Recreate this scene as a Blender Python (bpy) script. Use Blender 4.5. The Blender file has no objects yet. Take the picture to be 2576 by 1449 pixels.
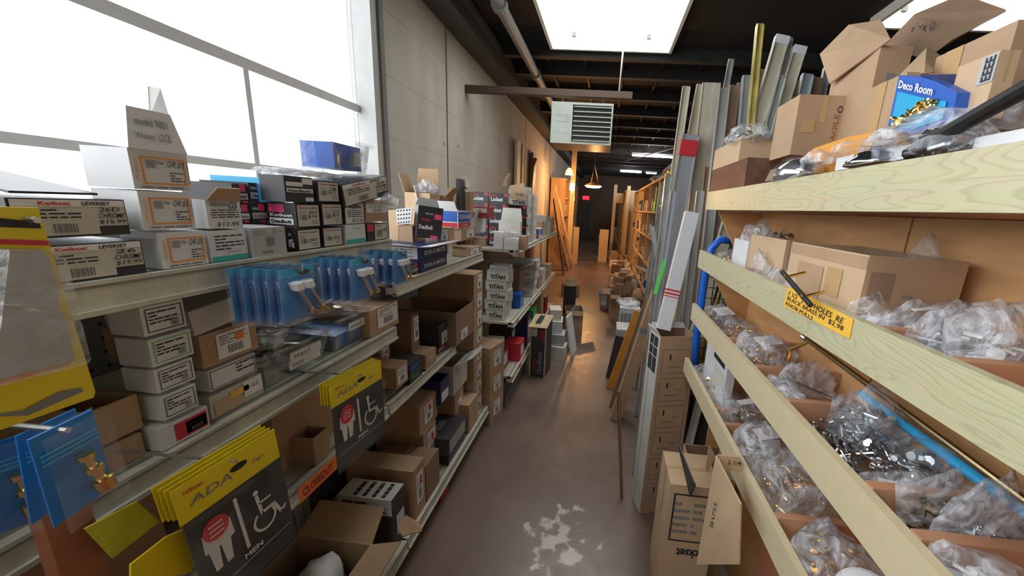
import bpy, bmesh, math, random
from math import radians, sin, cos, pi
from mathutils import Vector, Matrix, noise

random.seed(7)
SC = bpy.context.scene
COL = SC.collection

# ------------------------------------------------------------ camera
EYE = 1.55
FPX, PPX, PPY = 950.0, 1446.0, 745.0
pi_, yw, rl = radians(13.3), radians(-3.9), radians(-3.6)
FW = Vector((sin(yw)*cos(pi_), cos(yw)*cos(pi_), -sin(pi_)))
R0 = Vector((cos(yw), -sin(yw), 0.0)); D0 = FW.cross(R0)
RT = R0*cos(rl) + D0*sin(rl); DN = -R0*sin(rl) + D0*cos(rl)
cam = bpy.data.cameras.new('camera'); camo = bpy.data.objects.new('camera', cam); COL.objects.link(camo)
mw = Matrix(((RT.x, -DN.x, -FW.x, 0), (RT.y, -DN.y, -FW.y, 0), (RT.z, -DN.z, -FW.z, EYE), (0, 0, 0, 1)))
camo.matrix_world = mw
cam.sensor_width = 36; cam.lens = 36*FPX/2576
cam.shift_x = -(PPX-1288)/2576; cam.shift_y = (PPY-724.5)/2576
cam.clip_start = 0.02; cam.clip_end = 100
SC.camera = camo

# ------------------------------------------------------------ world, lights, exposure
SC.view_settings.view_transform = 'Standard'; SC.view_settings.look = 'None'
SC.view_settings.gamma = 1; SC.view_settings.use_curve_mapping = False
SC.view_settings.exposure = 0.0
W = bpy.data.worlds.new('sky'); SC.world = W; W.use_nodes = True
bg = W.node_tree.nodes['Background']; bg.inputs[0].default_value = (0.93, 0.97, 1.0, 1); bg.inputs[1].default_value = 2.6

def area(name, loc, rot, sx, sy, power, col=(1, 1, 1)):
    l = bpy.data.lights.new(name, 'AREA'); l.shape = 'RECTANGLE'; l.size = sx; l.size_y = sy
    l.energy = power; l.color = col
    o = bpy.data.objects.new(name, l); COL.objects.link(o); o.location = loc; o.rotation_euler = rot
    return o
area('window_daylight', (-1.80, 0.0, 2.0), (0, radians(-90), 0), 2.2, 4.6, 68, (0.93, 0.97, 1))
area('skylight_and_fill_light', (-0.1, 3.75, 3.75), (0, 0, 0), 1.2, 1.5, 44, (1, 0.99, 0.95))
area('skylight_and_fill_light', (2.7, 3.1, 3.75), (0, 0, 0), 1.1, 1.4, 28, (1, 0.99, 0.95))
area('skylight_and_fill_light', (-0.65, -1.0, 3.75), (0, 0, 0), 1.1, 1.8, 30, (1, 0.99, 0.96))  # unseen fill light added behind the camera, over a made-up roof opening

def P_x(u, v, x):
    d = RT*((u-PPX)/FPX) + DN*((v-PPY)/FPX) + FW
    return d*(x/d.x) + Vector((0, 0, EYE))
def P_y(u, v, y):
    d = RT*((u-PPX)/FPX) + DN*((v-PPY)/FPX) + FW
    return d*(y/d.y) + Vector((0, 0, EYE))
def P_z(u, v, z):
    d = RT*((u-PPX)/FPX) + DN*((v-PPY)/FPX) + FW
    return d*((z-EYE)/d.z) + Vector((0, 0, EYE))

# ------------------------------------------------------------ materials
MATS = {}
def M(name, col=(.5, .5, .5), rough=.6, metal=0, var=0, vscale=8, bump=0, bscale=60, stretch=None,
      alpha=1, emit=0, col2=None, spec=.5, trans=0, coat=0):
    m = bpy.data.materials.new(name); m.use_nodes = True
    nt = m.node_tree; b = nt.nodes['Principled BSDF']
    b.inputs['Base Color'].default_value = (*col, 1); b.inputs['Roughness'].default_value = rough
    b.inputs['Metallic'].default_value = metal; b.inputs['Alpha'].default_value = alpha
    b.inputs['Specular IOR Level'].default_value = spec
    b.inputs['Transmission Weight'].default_value = trans
    b.inputs['Coat Weight'].default_value = coat
    if emit:
        b.inputs['Emission Color'].default_value = (*col, 1); b.inputs['Emission Strength'].default_value = emit
    if var or bump or col2:
        tc = nt.nodes.new('ShaderNodeTexCoord'); mp = nt.nodes.new('ShaderNodeMapping')
        nt.links.new(tc.outputs['Object'], mp.inputs[0])
        if stretch: mp.inputs['Scale'].default_value = stretch
        if var or col2:
            n = nt.nodes.new('ShaderNodeTexNoise'); n.inputs['Scale'].default_value = vscale
            n.inputs['Detail'].default_value = 5; n.inputs['Roughness'].default_value = .6
            nt.links.new(mp.outputs[0], n.inputs['Vector'])
            r = nt.nodes.new('ShaderNodeValToRGB')
            c2 = col2 or tuple(max(0, c*(1-var)) for c in col)
            c1 = col if col2 else tuple(min(1, c*(1+var*.6)) for c in col)
            r.color_ramp.elements[0].position = .32; r.color_ramp.elements[1].position = .68
            r.color_ramp.elements[0].color = (*c2, 1); r.color_ramp.elements[1].color = (*c1, 1)
            nt.links.new(n.outputs['Fac'], r.inputs[0]); nt.links.new(r.outputs[0], b.inputs['Base Color'])
        if bump:
            n2 = nt.nodes.new('ShaderNodeTexNoise'); n2.inputs['Scale'].default_value = bscale
            n2.inputs['Detail'].default_value = 4
            nt.links.new(mp.outputs[0], n2.inputs['Vector'])
            bp = nt.nodes.new('ShaderNodeBump'); bp.inputs['Strength'].default_value = bump
            bp.inputs['Distance'].default_value = .004
            nt.links.new(n2.outputs['Fac'], bp.inputs['Height']); nt.links.new(bp.outputs[0], b.inputs['Normal'])
    MATS[name] = m
    return m

M('card', (.47, .31, .19), .75, var=.14, vscale=6, bump=.15, bscale=40)
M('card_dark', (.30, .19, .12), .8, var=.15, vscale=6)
M('card_light', (.60, .42, .26), .75, var=.10, vscale=5)
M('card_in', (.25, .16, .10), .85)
M('tape', (.55, .36, .18), .25, var=.08)
M('white', (.74, .75, .77), .55, var=.06, vscale=9)
M('offwhite', (.66, .65, .60), .6, var=.08, vscale=7)
M('paper', (.80, .80, .80), .6)
M('greybox', (.47, .48, .49), .6, var=.1)
M('tanwhite', (.60, .57, .50), .6, var=.1)
M('black', (.022, .022, .027), .4, var=.2)
M('softblack', (.05, .05, .055), .6, var=.2)
M('navy', (.02, .03, .12), .4)
M('ink', (.02, .02, .03), .6)
M('inkgrey', (.22, .22, .24), .6)
M('barcode', (.16, .16, .17), .6)
M('red', (.62, .03, .05), .5)
M('darkred', (.33, .02, .03), .5)
M('pink', (.85, .08, .22), .5)
M('orange_ink', (.80, .30, .05), .5)
M('orange_sticker', (.82, .22, .05), .5)
M('teal', (.03, .42, .36), .5)
M('green', (.05, .55, .12), .5)
M('brightgreen', (.15, .75, .15), .5)
M('blue', (.02, .11, .50), .45)
M('blue_card', (.02, .22, .66), .35, var=.15, vscale=4, col2=(.02, .12, .52))
M('sky_card', (.02, .38, .68), .4)
M('blue_tube', (.01, .14, .70), .35)
M('cyan_tube', (.03, .36, .70), .3)
M('blue_tub', (.01, .17, .55), .3)
M('yellow', (.85, .68, .02), .45, var=.08, vscale=5)
M('yellowgreen', (.50, .52, .03), .5, var=.25, vscale=20)
M('sticky', (.92, .52, .06), .6)
M('orange', (.75, .33, .05), .6, var=.1)
M('sign_black', (.035, .038, .042), .4)
M('shelf_metal', (.58, .57, .48), .4, var=.16, vscale=5, stretch=(1, 5, 1))
M('shelf_groove', (.22, .21, .17), .6)
M('pegboard', (.17, .165, .155), .7)
M('peghole', (.01, .01, .01), .9)
M('steel', (.55, .56, .57), .32, metal=.9, var=.1)
M('galv', (.50, .55, .60), .4, metal=.5, var=.15, vscale=3, stretch=(4, 4, .6))
M('silverwrap', (.62, .63, .60), .22, metal=.45, var=.35, vscale=26, bump=.6, bscale=30, stretch=(1, 1, .25))
M('creamwrap', (.62, .58, .46), .35, var=.22, vscale=14, stretch=(1, 1, .2))
M('yellowwrap', (.70, .58, .20), .25, metal=.2, var=.4, vscale=40, bump=.6, bscale=40, stretch=(1, 1, .25))
M('brownwrap', (.34, .22, .15), .4, var=.3, vscale=12, stretch=(1, 1, .15))
M('greywrap', (.40, .40, .38), .35, var=.3, vscale=12, stretch=(1, 1, .15))
M('chrome', (.72, .74, .78), .12, metal=1)
M('brass', (.78, .55, .20), .2, metal=1)
M('antique', (.45, .36, .20), .25, metal=1)
M('screw', (.60, .63, .66), .25, metal=1)
M('plastic_black', (.02, .02, .02), .35)
M('heater_metal', (.50, .55, .50), .35, metal=.25, var=.06)
M('heater_dark', (.06, .055, .05), .5, metal=.5)
M('heater_under', (.30, .22, .17), .4, metal=.4, var=.2)
M('ceil', (.015, .0145, .0145), .8, var=.4, vscale=2)
M('beamwood', (.085, .055, .04), .8)
M('ceil_rib', (.022, .021, .021), .7, var=.3)
M('beam', (.05, .05, .05), .7)
M('pipe_grey', (.20, .20, .20), .5)
M('woodorange', (.62, .34, .145), .6, var=.18, vscale=3, stretch=(2, 2, 9))
M('wood', (.50, .31, .17), .65, var=.25, vscale=5, stretch=(3, 3, .5))
M('woodpale', (.66, .50, .30), .6, var=.18, vscale=5, stretch=(3, 3, .5))
M('wooddark', (.16, .085, .05), .5, var=.35, vscale=6, stretch=(.5, 5, 5))
M('divider', (.52, .27, .15), .6, var=.15, vscale=4)
M('walnut', (.15, .065, .045), .45, var=.3, vscale=5, stretch=(.6, .6, 5))
M('redbrown', (.36, .13, .07), .5, var=.15)
M('insulation', (.55, .52, .45), .9, var=.2, vscale=8, bump=.6, bscale=12)
M('frame_metal', (.42, .42, .41), .45, var=.1)
M('frame_dark', (.16, .15, .15), .6)
M('door_paint', (.10, .085, .075), .6, var=.2)
M('lampglow', (1, .62, .18), .4, emit=4.0)
M('lampglow_pale', (1, .80, .45), .4, emit=4.0)
M('tubeglow', (.85, .93, 1), .4, emit=22.0)
M('exitglow', (1, .03, .05), .4, emit=1.6)
M('amber_shade', (.9, .55, .3), .5, emit=.35)
M('bucket_plastic', (.62, .66, .66), .4, var=.15)
M('curtain', (.20, .24, .29), .6, var=.25, stretch=(1, 6, .3), vscale=9)
M('gold_cluster', (.75, .55, .15), .3, metal=.7)
M('skyframe', (.8, .8, .72), .6)

# pale printed oak laminate of the shelf lips
def laminate():
    m = bpy.data.materials.new('laminate'); m.use_nodes = True; nt = m.node_tree; b = nt.nodes['Principled BSDF']
    tc = nt.nodes.new('ShaderNodeTexCoord'); mp = nt.nodes.new('ShaderNodeMapping'); mp.inputs['Scale'].default_value = (1, 1.0, 7)
    n = nt.nodes.new('ShaderNodeTexNoise'); n.inputs['Scale'].default_value = 2.2; n.inputs['Detail'].default_value = 2
    w = nt.nodes.new('ShaderNodeMath'); w.operation = 'MULTIPLY'; w.inputs[1].default_value = 26
    s = nt.nodes.new('ShaderNodeMath'); s.operation = 'FRACT'
    r = nt.nodes.new('ShaderNodeValToRGB')
    e = r.color_ramp.elements; e[0].position = 0; e[0].color = (.51, .47, .28, 1); e[1].position = .3; e[1].color = (.61, .57, .36, 1)
    e2 = r.color_ramp.elements.new(.9); e2.color = (.63, .59, .385, 1); e3 = r.color_ramp.elements.new(1.0); e3.color = (.53, .49, .30, 1)
    L = nt.links.new
    L(tc.outputs['Object'], mp.inputs[0]); L(mp.outputs[0], n.inputs['Vector']); L(n.outputs['Fac'], w.inputs[0])
    L(w.outputs[0], s.inputs[0]); L(s.outputs[0], r.inputs[0])
    f = nt.nodes.new('ShaderNodeTexNoise'); f.inputs['Scale'].default_value = 90
    mp2 = nt.nodes.new('ShaderNodeMapping'); mp2.inputs['Scale'].default_value = (1, .06, 1); L(tc.outputs['Object'], mp2.inputs[0]); L(mp2.outputs[0], f.inputs['Vector'])
    mx = nt.nodes.new('ShaderNodeMixRGB'); mx.blend_type = 'MULTIPLY'; mx.inputs[0].default_value = .18
    L(r.outputs[0], mx.inputs[1]); L(f.outputs['Color'], mx.inputs[2]); L(mx.outputs[0], b.inputs['Base Color'])
    b.inputs['Roughness'].default_value = .38
    MATS['laminate'] = m
laminate()
M('laminate_plain', (.68, .58, .37), .4, var=.04, vscale=60)

def plastic(name, col, op, rough=.12, scale=16):
    m = bpy.data.materials.new(name); m.use_nodes = True; nt = m.node_tree; b = nt.nodes['Principled BSDF']
    b.inputs['Base Color'].default_value = (*col, 1); b.inputs['Roughness'].default_value = rough
    b.inputs['Specular IOR Level'].default_value = 1.0
    tc = nt.nodes.new('ShaderNodeTexCoord'); n = nt.nodes.new('ShaderNodeTexNoise')
    n.inputs['Scale'].default_value = scale; n.inputs['Detail'].default_value = 6; n.inputs['Distortion'].default_value = 1.6
    nt.links.new(tc.outputs['Object'], n.inputs['Vector'])
    mr = nt.nodes.new('ShaderNodeMapRange'); mr.inputs[1].default_value = .40; mr.inputs[2].default_value = .66
    mr.inputs[3].default_value = op*.30; mr.inputs[4].default_value = min(1, op*1.9)
    nt.links.new(n.outputs['Fac'], mr.inputs[0])
    # creases in the film scatter more light than its flat stretches
    v = nt.nodes.new('ShaderNodeTexVoronoi'); v.feature = 'DISTANCE_TO_EDGE'; v.inputs['Scale'].default_value = scale*2.2
    nt.links.new(n.outputs['Color'], v.inputs['Vector']) if False else nt.links.new(tc.outputs['Object'], v.inputs['Vector'])
    cr = nt.nodes.new('ShaderNodeMapRange'); cr.inputs[1].default_value = .0; cr.inputs[2].default_value = .035; cr.inputs[3].default_value = min(1, op*.9); cr.inputs[4].default_value = 0
    nt.links.new(v.outputs['Distance'], cr.inputs[0])
    mx = nt.nodes.new('ShaderNodeMath'); mx.operation = 'MAXIMUM'; nt.links.new(mr.outputs[0], mx.inputs[0]); nt.links.new(cr.outputs[0], mx.inputs[1])
    nt.links.new(mx.outputs[0], b.inputs['Alpha'])
    bp = nt.nodes.new('ShaderNodeBump'); bp.inputs['Strength'].default_value = 1.0; bp.inputs['Distance'].default_value = .010
    ad = nt.nodes.new('ShaderNodeMath'); ad.operation = 'ADD'; nt.links.new(n.outputs['Fac'], ad.inputs[0]); nt.links.new(v.outputs['Distance'], ad.inputs[1])
    nt.links.new(ad.outputs[0], bp.inputs['Height']); nt.links.new(bp.outputs[0], b.inputs['Normal'])
    MATS[name] = m
plastic('bag', (.80, .84, .90), .26)
plastic('bag_dense', (.82, .84, .90), .42)
plastic('bag_grey', (.55, .56, .58), .26)
plastic('blister', (.75, .80, .88), .07, .08, 6)
plastic('sleeve', (.75, .80, .88), .03, .08, 5)
plastic('tub_clear', (.55, .57, .58), .34, .2, 8)

def glass_pane():
    m = bpy.data.materials.new('pane'); m.use_nodes = True; nt = m.node_tree; b = nt.nodes['Principled BSDF']
    b.inputs['Base Color'].default_value = (.85, .93, .97, 1); b.inputs['Roughness'].default_value = .1; b.inputs['Alpha'].default_value = .06
    MATS['pane'] = m
glass_pane()

def concrete():
    m = bpy.data.materials.new('concrete_wall'); m.use_nodes = True; nt = m.node_tree; b = nt.nodes['Principled BSDF']; L = nt.links.new
    tc = nt.nodes.new('ShaderNodeTexCoord')
    mp = nt.nodes.new('ShaderNodeMapping'); mp.inputs['Scale'].default_value = (1, 1, .35); L(tc.outputs['Object'], mp.inputs[0])
    n = nt.nodes.new('ShaderNodeTexNoise'); n.inputs['Scale'].default_value = 2.2; n.inputs['Detail'].default_value = 8; n.inputs['Roughness'].default_value = .65
    L(mp.outputs[0], n.inputs['Vector'])
    r = nt.nodes.new('ShaderNodeValToRGB'); e = r.color_ramp.elements
    e[0].position = .3; e[0].color = (.36, .33, .29, 1); e[1].position = .72; e[1].color = (.52, .49, .44, 1)
    L(n.outputs['Fac'], r.inputs[0])
    # faint horizontal board lines of the formwork
    sx = nt.nodes.new('ShaderNodeSeparateXYZ'); L(tc.outputs['Object'], sx.inputs[0])
    a = nt.nodes.new('ShaderNodeMath'); a.operation = 'MULTIPLY'; a.inputs[1].default_value = 2.6; L(sx.outputs['Z'], a.inputs[0])
    f = nt.nodes.new('ShaderNodeMath'); f.operation = 'FRACT'; L(a.outputs[0], f.inputs[0])
    g = nt.nodes.new('ShaderNodeMath'); g.operation = 'LESS_THAN'; g.inputs[1].default_value = .02; L(f.outputs[0], g.inputs[0])
    n3 = nt.nodes.new('ShaderNodeTexNoise'); n3.inputs['Scale'].default_value = 3; L(tc.outputs['Object'], n3.inputs['Vector'])
    k = nt.nodes.new('ShaderNodeMath'); k.operation = 'MULTIPLY'; L(g.outputs[0], k.inputs[0]); L(n3.outputs['Fac'], k.inputs[1])
    mx = nt.nodes.new('ShaderNodeMixRGB'); mx.inputs[2].default_value = (.25, .22, .19, 1); L(k.outputs[0], mx.inputs[0]); L(r.outputs[0], mx.inputs[1])
    L(mx.outputs[0], b.inputs['Base Color']); b.inputs['Roughness'].default_value = .85
    bp = nt.nodes.new('ShaderNodeBump'); bp.inputs['Strength'].default_value = .35; bp.inputs['Distance'].default_value = .01
    L(n.outputs['Fac'], bp.inputs['Height']); L(bp.outputs[0], b.inputs['Normal'])
    MATS['concrete_wall'] = m
concrete()

def floor_mat():
    m = bpy.data.materials.new('floor_concrete'); m.use_nodes = True; nt = m.node_tree; b = nt.nodes['Principled BSDF']; L = nt.links.new
    tc = nt.nodes.new('ShaderNodeTexCoord')
    n = nt.nodes.new('ShaderNodeTexNoise'); n.inputs['Scale'].default_value = 1.7; n.inputs['Detail'].default_value = 9; n.inputs['Roughness'].default_value = .6
    L(tc.outputs['Object'], n.inputs['Vector'])
    r = nt.nodes.new('ShaderNodeValToRGB'); e = r.color_ramp.elements
    e[0].position = .3; e[0].color = (.125, .083, .064, 1); e[1].position = .75; e[1].color = (.215, .150, .118, 1)
    L(n.outputs['Fac'], r.inputs[0])
    # worn pale patch in the aisle beside the tall box
    vm = nt.nodes.new('ShaderNodeVectorMath'); vm.operation = 'DISTANCE'; vm.inputs[1].default_value = (-.10, 1.50, 0); L(tc.outputs['Object'], vm.inputs[0])
    n2 = nt.nodes.new('ShaderNodeTexNoise'); n2.inputs['Scale'].default_value = 14; n2.inputs['Detail'].default_value = 6; L(tc.outputs['Object'], n2.inputs['Vector'])
    ad = nt.nodes.new('ShaderNodeMath'); ad.operation = 'ADD'; L(vm.outputs['Value'], ad.inputs[0]); L(n2.outputs['Fac'], ad.inputs[1])
    mr = nt.nodes.new('ShaderNodeMapRange'); mr.inputs[1].default_value = .61; mr.inputs[2].default_value = .54; L(ad.outputs[0], mr.inputs[0])
    mx = nt.nodes.new('ShaderNodeMixRGB'); mx.inputs[2].default_value = (.50, .43, .38, 1); L(mr.outputs[0], mx.inputs[0]); L(r.outputs[0], mx.inputs[1])
    L(mx.outputs[0], b.inputs['Base Color'])
    rr = nt.nodes.new('ShaderNodeMapRange'); rr.inputs[3].default_value = .22; rr.inputs[4].default_value = .48; L(n2.outputs['Fac'], rr.inputs[0]); L(rr.outputs[0], b.inputs['Roughness'])
    MATS['floor_concrete'] = m
floor_mat()

# ------------------------------------------------------------ mesh builder
TEXTS = {}
BOLD = {'TITAN', 'DOR-O-MATIC', 'Lockset', 'Handleset', 'Deadbolt', 'SCHLAGE', 'VIKING', 'LEVERSET', 'Leverset', 'Kwikset', 'Deco Room', 'lockset', 'MEN', 'CLOSEOUT', 'EEEE'}
def text_geo(s):
    if s in TEXTS: return TEXTS[s]
    c = bpy.data.curves.new('tmp', 'FONT'); c.body = s; c.resolution_u = 2; c.size = 1; c.offset = .03 if s in BOLD else .006
    o = bpy.data.objects.new('tmp', c); COL.objects.link(o)
    dg = bpy.context.evaluated_depsgraph_get(); me = bpy.data.meshes.new_from_object(o.evaluated_get(dg))
    vs = [(v.co.x, v.co.y) for v in me.vertices]; fs = [tuple(p.vertices) for p in me.polygons]
    bpy.data.objects.remove(o); bpy.data.curves.remove(c); bpy.data.meshes.remove(me)
    if vs:
        x0 = min(v[0] for v in vs); x1 = max(v[0] for v in vs); y0 = min(v[1] for v in vs); y1 = max(v[1] for v in vs)
        vs = [(v[0]-x0, v[1]-y0) for v in vs]; TEXTS[s] = (vs, fs, x1-x0, y1-y0)
    else: TEXTS[s] = ([], [], 1, 1)
    return TEXTS[s]

class MB:
    def __init__(s): s.v = []; s.f = []; s.m = []; s.mats = []
    def mi(s, n):
        if n not in s.mats: s.mats.append(n)
        return s.mats.index(n)
    def poly(s, pts, mat):
        k = len(s.v); s.v += [tuple(p) for p in pts]; s.f.append(tuple(range(k, k+len(pts)))); s.m.append(s.mi(mat)); return s
    def add(s, vs, fs, mat):
        k = len(s.v); s.v += [tuple(p) for p in vs]; i = s.mi(mat)
        for f in fs: s.f.append(tuple(a+k for a in f)); s.m.append(i)
        return s
    def box(s, x0, x1, y0, y1, z0, z1, mat, T=None):
        vs = [Vector((x, y, z)) for z in (z0, z1) for y in (y0, y1) for x in (x0, x1)]
        if T: vs = [T @ v for v in vs]
        return s.add(vs, [(0, 2, 3, 1), (4, 5, 7, 6), (0, 1, 5, 4), (2, 6, 7, 3), (0, 4, 6, 2), (1, 3, 7, 5)], mat)
    def slab(s, pts, thick, mat):            # a polygon given its own thickness
        a, b, c = Vector(pts[0]), Vector(pts[1]), Vector(pts[2]); n = (b-a).cross(c-a).normalized()*thick
        k = len(pts); vs = [Vector(p) for p in pts]+[Vector(p)+n for p in pts]
        fs = [tuple(reversed(range(k))), tuple(range(k, 2*k))]+[(i, (i+1) % k, (i+1) % k+k, i+k) for i in range(k)]
        return s.add(vs, fs, mat)
    def tube(s, path, r, mat, n=10, cap=True):
        path = [Vector(p) for p in path]; vs = []; fs = []; up = None
        for i, p in enumerate(path):
            t = (path[min(i+1, len(path)-1)]-path[max(i-1, 0)]).normalized()
            if up is None: up = t.orthogonal().normalized()
            a = (up-t*up.dot(t)).normalized(); up = a; b = t.cross(a)
            rr = r[i] if isinstance(r, (list, tuple)) else r
            vs += [p+a*rr*cos(2*pi*j/n)+b*rr*sin(2*pi*j/n) for j in range(n)]
        for i in range(len(path)-1):
            for j in range(n): fs.append((i*n+j, i*n+(j+1) % n, (i+1)*n+(j+1) % n, (i+1)*n+j))
        if cap: fs += [tuple(reversed(range(n))), tuple(range((len(path)-1)*n, len(path)*n))]
        return s.add(vs, fs, mat)
    def lathe(s, prof, mat, n=20, c=(0, 0, 0)):
        vs = []; fs = []
        for r, z in prof: vs += [(c[0]+r*cos(2*pi*j/n), c[1]+r*sin(2*pi*j/n), c[2]+z) for j in range(n)]
        for i in range(len(prof)-1):
            for j in range(n): fs.append((i*n+j, i*n+(j+1) % n, (i+1)*n+(j+1) % n, (i+1)*n+j))
        return s.add(vs, fs, mat)
    def text(s, t, o, S, T, h, mat, w=None, sk=0):
        vs, fs, tw, th = text_geo(t); k = h/th; kx = (w/tw) if w else k; S = Vector(S); T = Vector(T); o = Vector(o)
        return s.add([o+S*(x*kx+sk*y*k)+T*(y*k) for x, y in vs], fs, mat)
    def build(s, name, parent=None, loc=None, rz=0, rot=None, smooth=False, bevel=0):
        me = bpy.data.meshes.new(name); me.from_pydata(s.v, [], s.f)
        for m in s.mats: me.materials.append(MATS[m])
        me.polygons.foreach_set('material_index', s.m)
        if smooth: me.polygons.foreach_set('use_smooth', [True]*len(me.polygons))
        me.update()
        o = bpy.data.objects.new(name, me); COL.objects.link(o)
        if parent: o.parent = parent
        if loc is not None: o.location = loc
        if rot: o.rotation_euler = rot
        elif rz: o.rotation_euler = (0, 0, rz)
        if bevel:
            b = o.modifiers.new('bevel', 'BEVEL'); b.width = bevel; b.segments = 2; b.limit_method = 'ANGLE'
        return o

def tag(o, label, cat, group=None, kind=None):
    if label: o['label'] = label
    if cat: o['category'] = cat
    if group: o['group'] = group
    if kind: o['kind'] = kind
    return o
def struct(o): o['kind'] = 'structure'; return o
def empty(name, loc=(0, 0, 0), rot=(0, 0, 0)):
    o = bpy.data.objects.new(name, None); COL.objects.link(o); o.location = loc; o.rotation_euler = rot
    o.empty_display_size = .05; return o
def copy_tree(o, parent=None):
    c = o.copy(); COL.objects.link(c)
    if parent: c.parent = parent
    for ch in list(o.children): copy_tree(ch, c)
    return c

# ------------------------------------------------------------ cartons
# local frame: front face at y=0 looking to -Y, x to the viewer's right, z up
class Face:
    def __init__(s, name, w, d, h, e=.0008):
        s.w, s.h = w, h
        if name == 'front': s.o, s.S, s.T = Vector((-w/2, -e, 0)), Vector((1, 0, 0)), Vector((0, 0, 1))
        elif name == 'left': s.o, s.S, s.T = Vector((-w/2-e, d, 0)), Vector((0, -1, 0)), Vector((0, 0, 1)); s.w = d
        elif name == 'right': s.o, s.S, s.T = Vector((w/2+e, 0, 0)), Vector((0, 1, 0)), Vector((0, 0, 1)); s.w = d
        else: s.o, s.S, s.T = Vector((-w/2, 0, h+e)), Vector((1, 0, 0)), Vector((0, 1, 0)); s.h = d
        s.N = s.S.cross(s.T)
    def p(s, a, b, k=0): return s.o+s.S*(a*s.w)+s.T*(b*s.h)+s.N*(k*.0006)

def deco(mb, w, d, h, items):
    for it in items:
        F = Face(it[0], w, d, h); k = it[1]
        if k == 'rect':
            a, b, c, e, m = it[2:7]; lv = it[7] if len(it) > 7 else 0
            mb.poly([F.p(a, b, lv), F.p(c, b, lv), F.p(c, e, lv), F.p(a, e, lv)], m)
        elif k == 'frame':
            a, b, c, e, t, m = it[2:8]; tx = t*F.h/F.w
            for q in ((a, b, c, b+t), (a, e-t, c, e), (a, b+t, a+tx, e-t), (c-tx, b+t, c, e-t)):
                mb.poly([F.p(q[0], q[1], 1), F.p(q[2], q[1], 1), F.p(q[2], q[3], 1), F.p(q[0], q[3], 1)], m)
        elif k == 'text':
            a, b, c, e, t, m = it[2:8]
            mb.text(t, F.p(a, b, 2), F.S, F.T, (e-b)*F.h, m, w=(c-a)*F.w)
        elif k == 'text_down':
            a, b, c, e, t, m = it[2:8]
            mb.text(t, F.p(c, e, 2), -F.S, -F.T, (e-b)*F.h, m, w=(c-a)*F.w)
        elif k == 'text_up':
            a, b, c, e, t, m = it[2:8]
            mb.text(t, F.p(c, b, 2), F.T, -F.S, (c-a)*F.w, m, w=(e-b)*F.h)
        elif k == 'bars':
            a, b, c, e = it[2:6]; x = a; rr = random.Random(5)
            while x < c:
                t = (c-a)*rr.choice((.03, .05, .08)); mb.poly([F.p(x, b, 2), F.p(min(c, x+t), b, 2), F.p(min(c, x+t), e, 2), F.p(x, e, 2)], 'barcode'); x += t*1.9
        elif k == 'lines':
            a, b, c, e, n = it[2:7]; m = it[7] if len(it) > 7 else 'inkgrey'; rr = random.Random(int(a*99)+n)
            st = (e-b)/n
            for i in range(n):
                y = e-(i+.75)*st; x = a
                while x < c-.02:
                    L = min(c-x, (c-a)*rr.uniform(.12, .35)); mb.poly([F.p(x, y, 2), F.p(x+L, y, 2), F.p(x+L, y+st*.42, 2), F.p(x, y+st*.42, 2)], m)
                    x += L+(c-a)*.05
                    if rr.random() < .2: break
        elif k == 'scrawl':
            a, b, c, e, t = it[2:7]
            mb.text(t, F.p(a, b, 2), F.S, F.T, (e-b)*F.h, 'ink', w=(c-a)*F.w, sk=.25)

def label_part(root, w, d, h, face, a, b, c, e, dot=None, style='ship'):
    mb = MB(); items = [(face, 'rect', a, b, c, e, 'paper', 1)]
    X = lambda q: a+(c-a)*q
    Y = lambda q: b+(e-b)*q
    items += [(face, 'bars', X(.3), Y(.12), X(.75), Y(.45)), (face, 'lines', X(.08), Y(.52), X(.92), Y(.93), 4)]
    if dot: items.append((face, 'rect', X(.55), Y(.55), X(.8), Y(.85), dot, 3))
    deco(mb, w, d, h, items)
    return mb.build('label', root)

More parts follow.
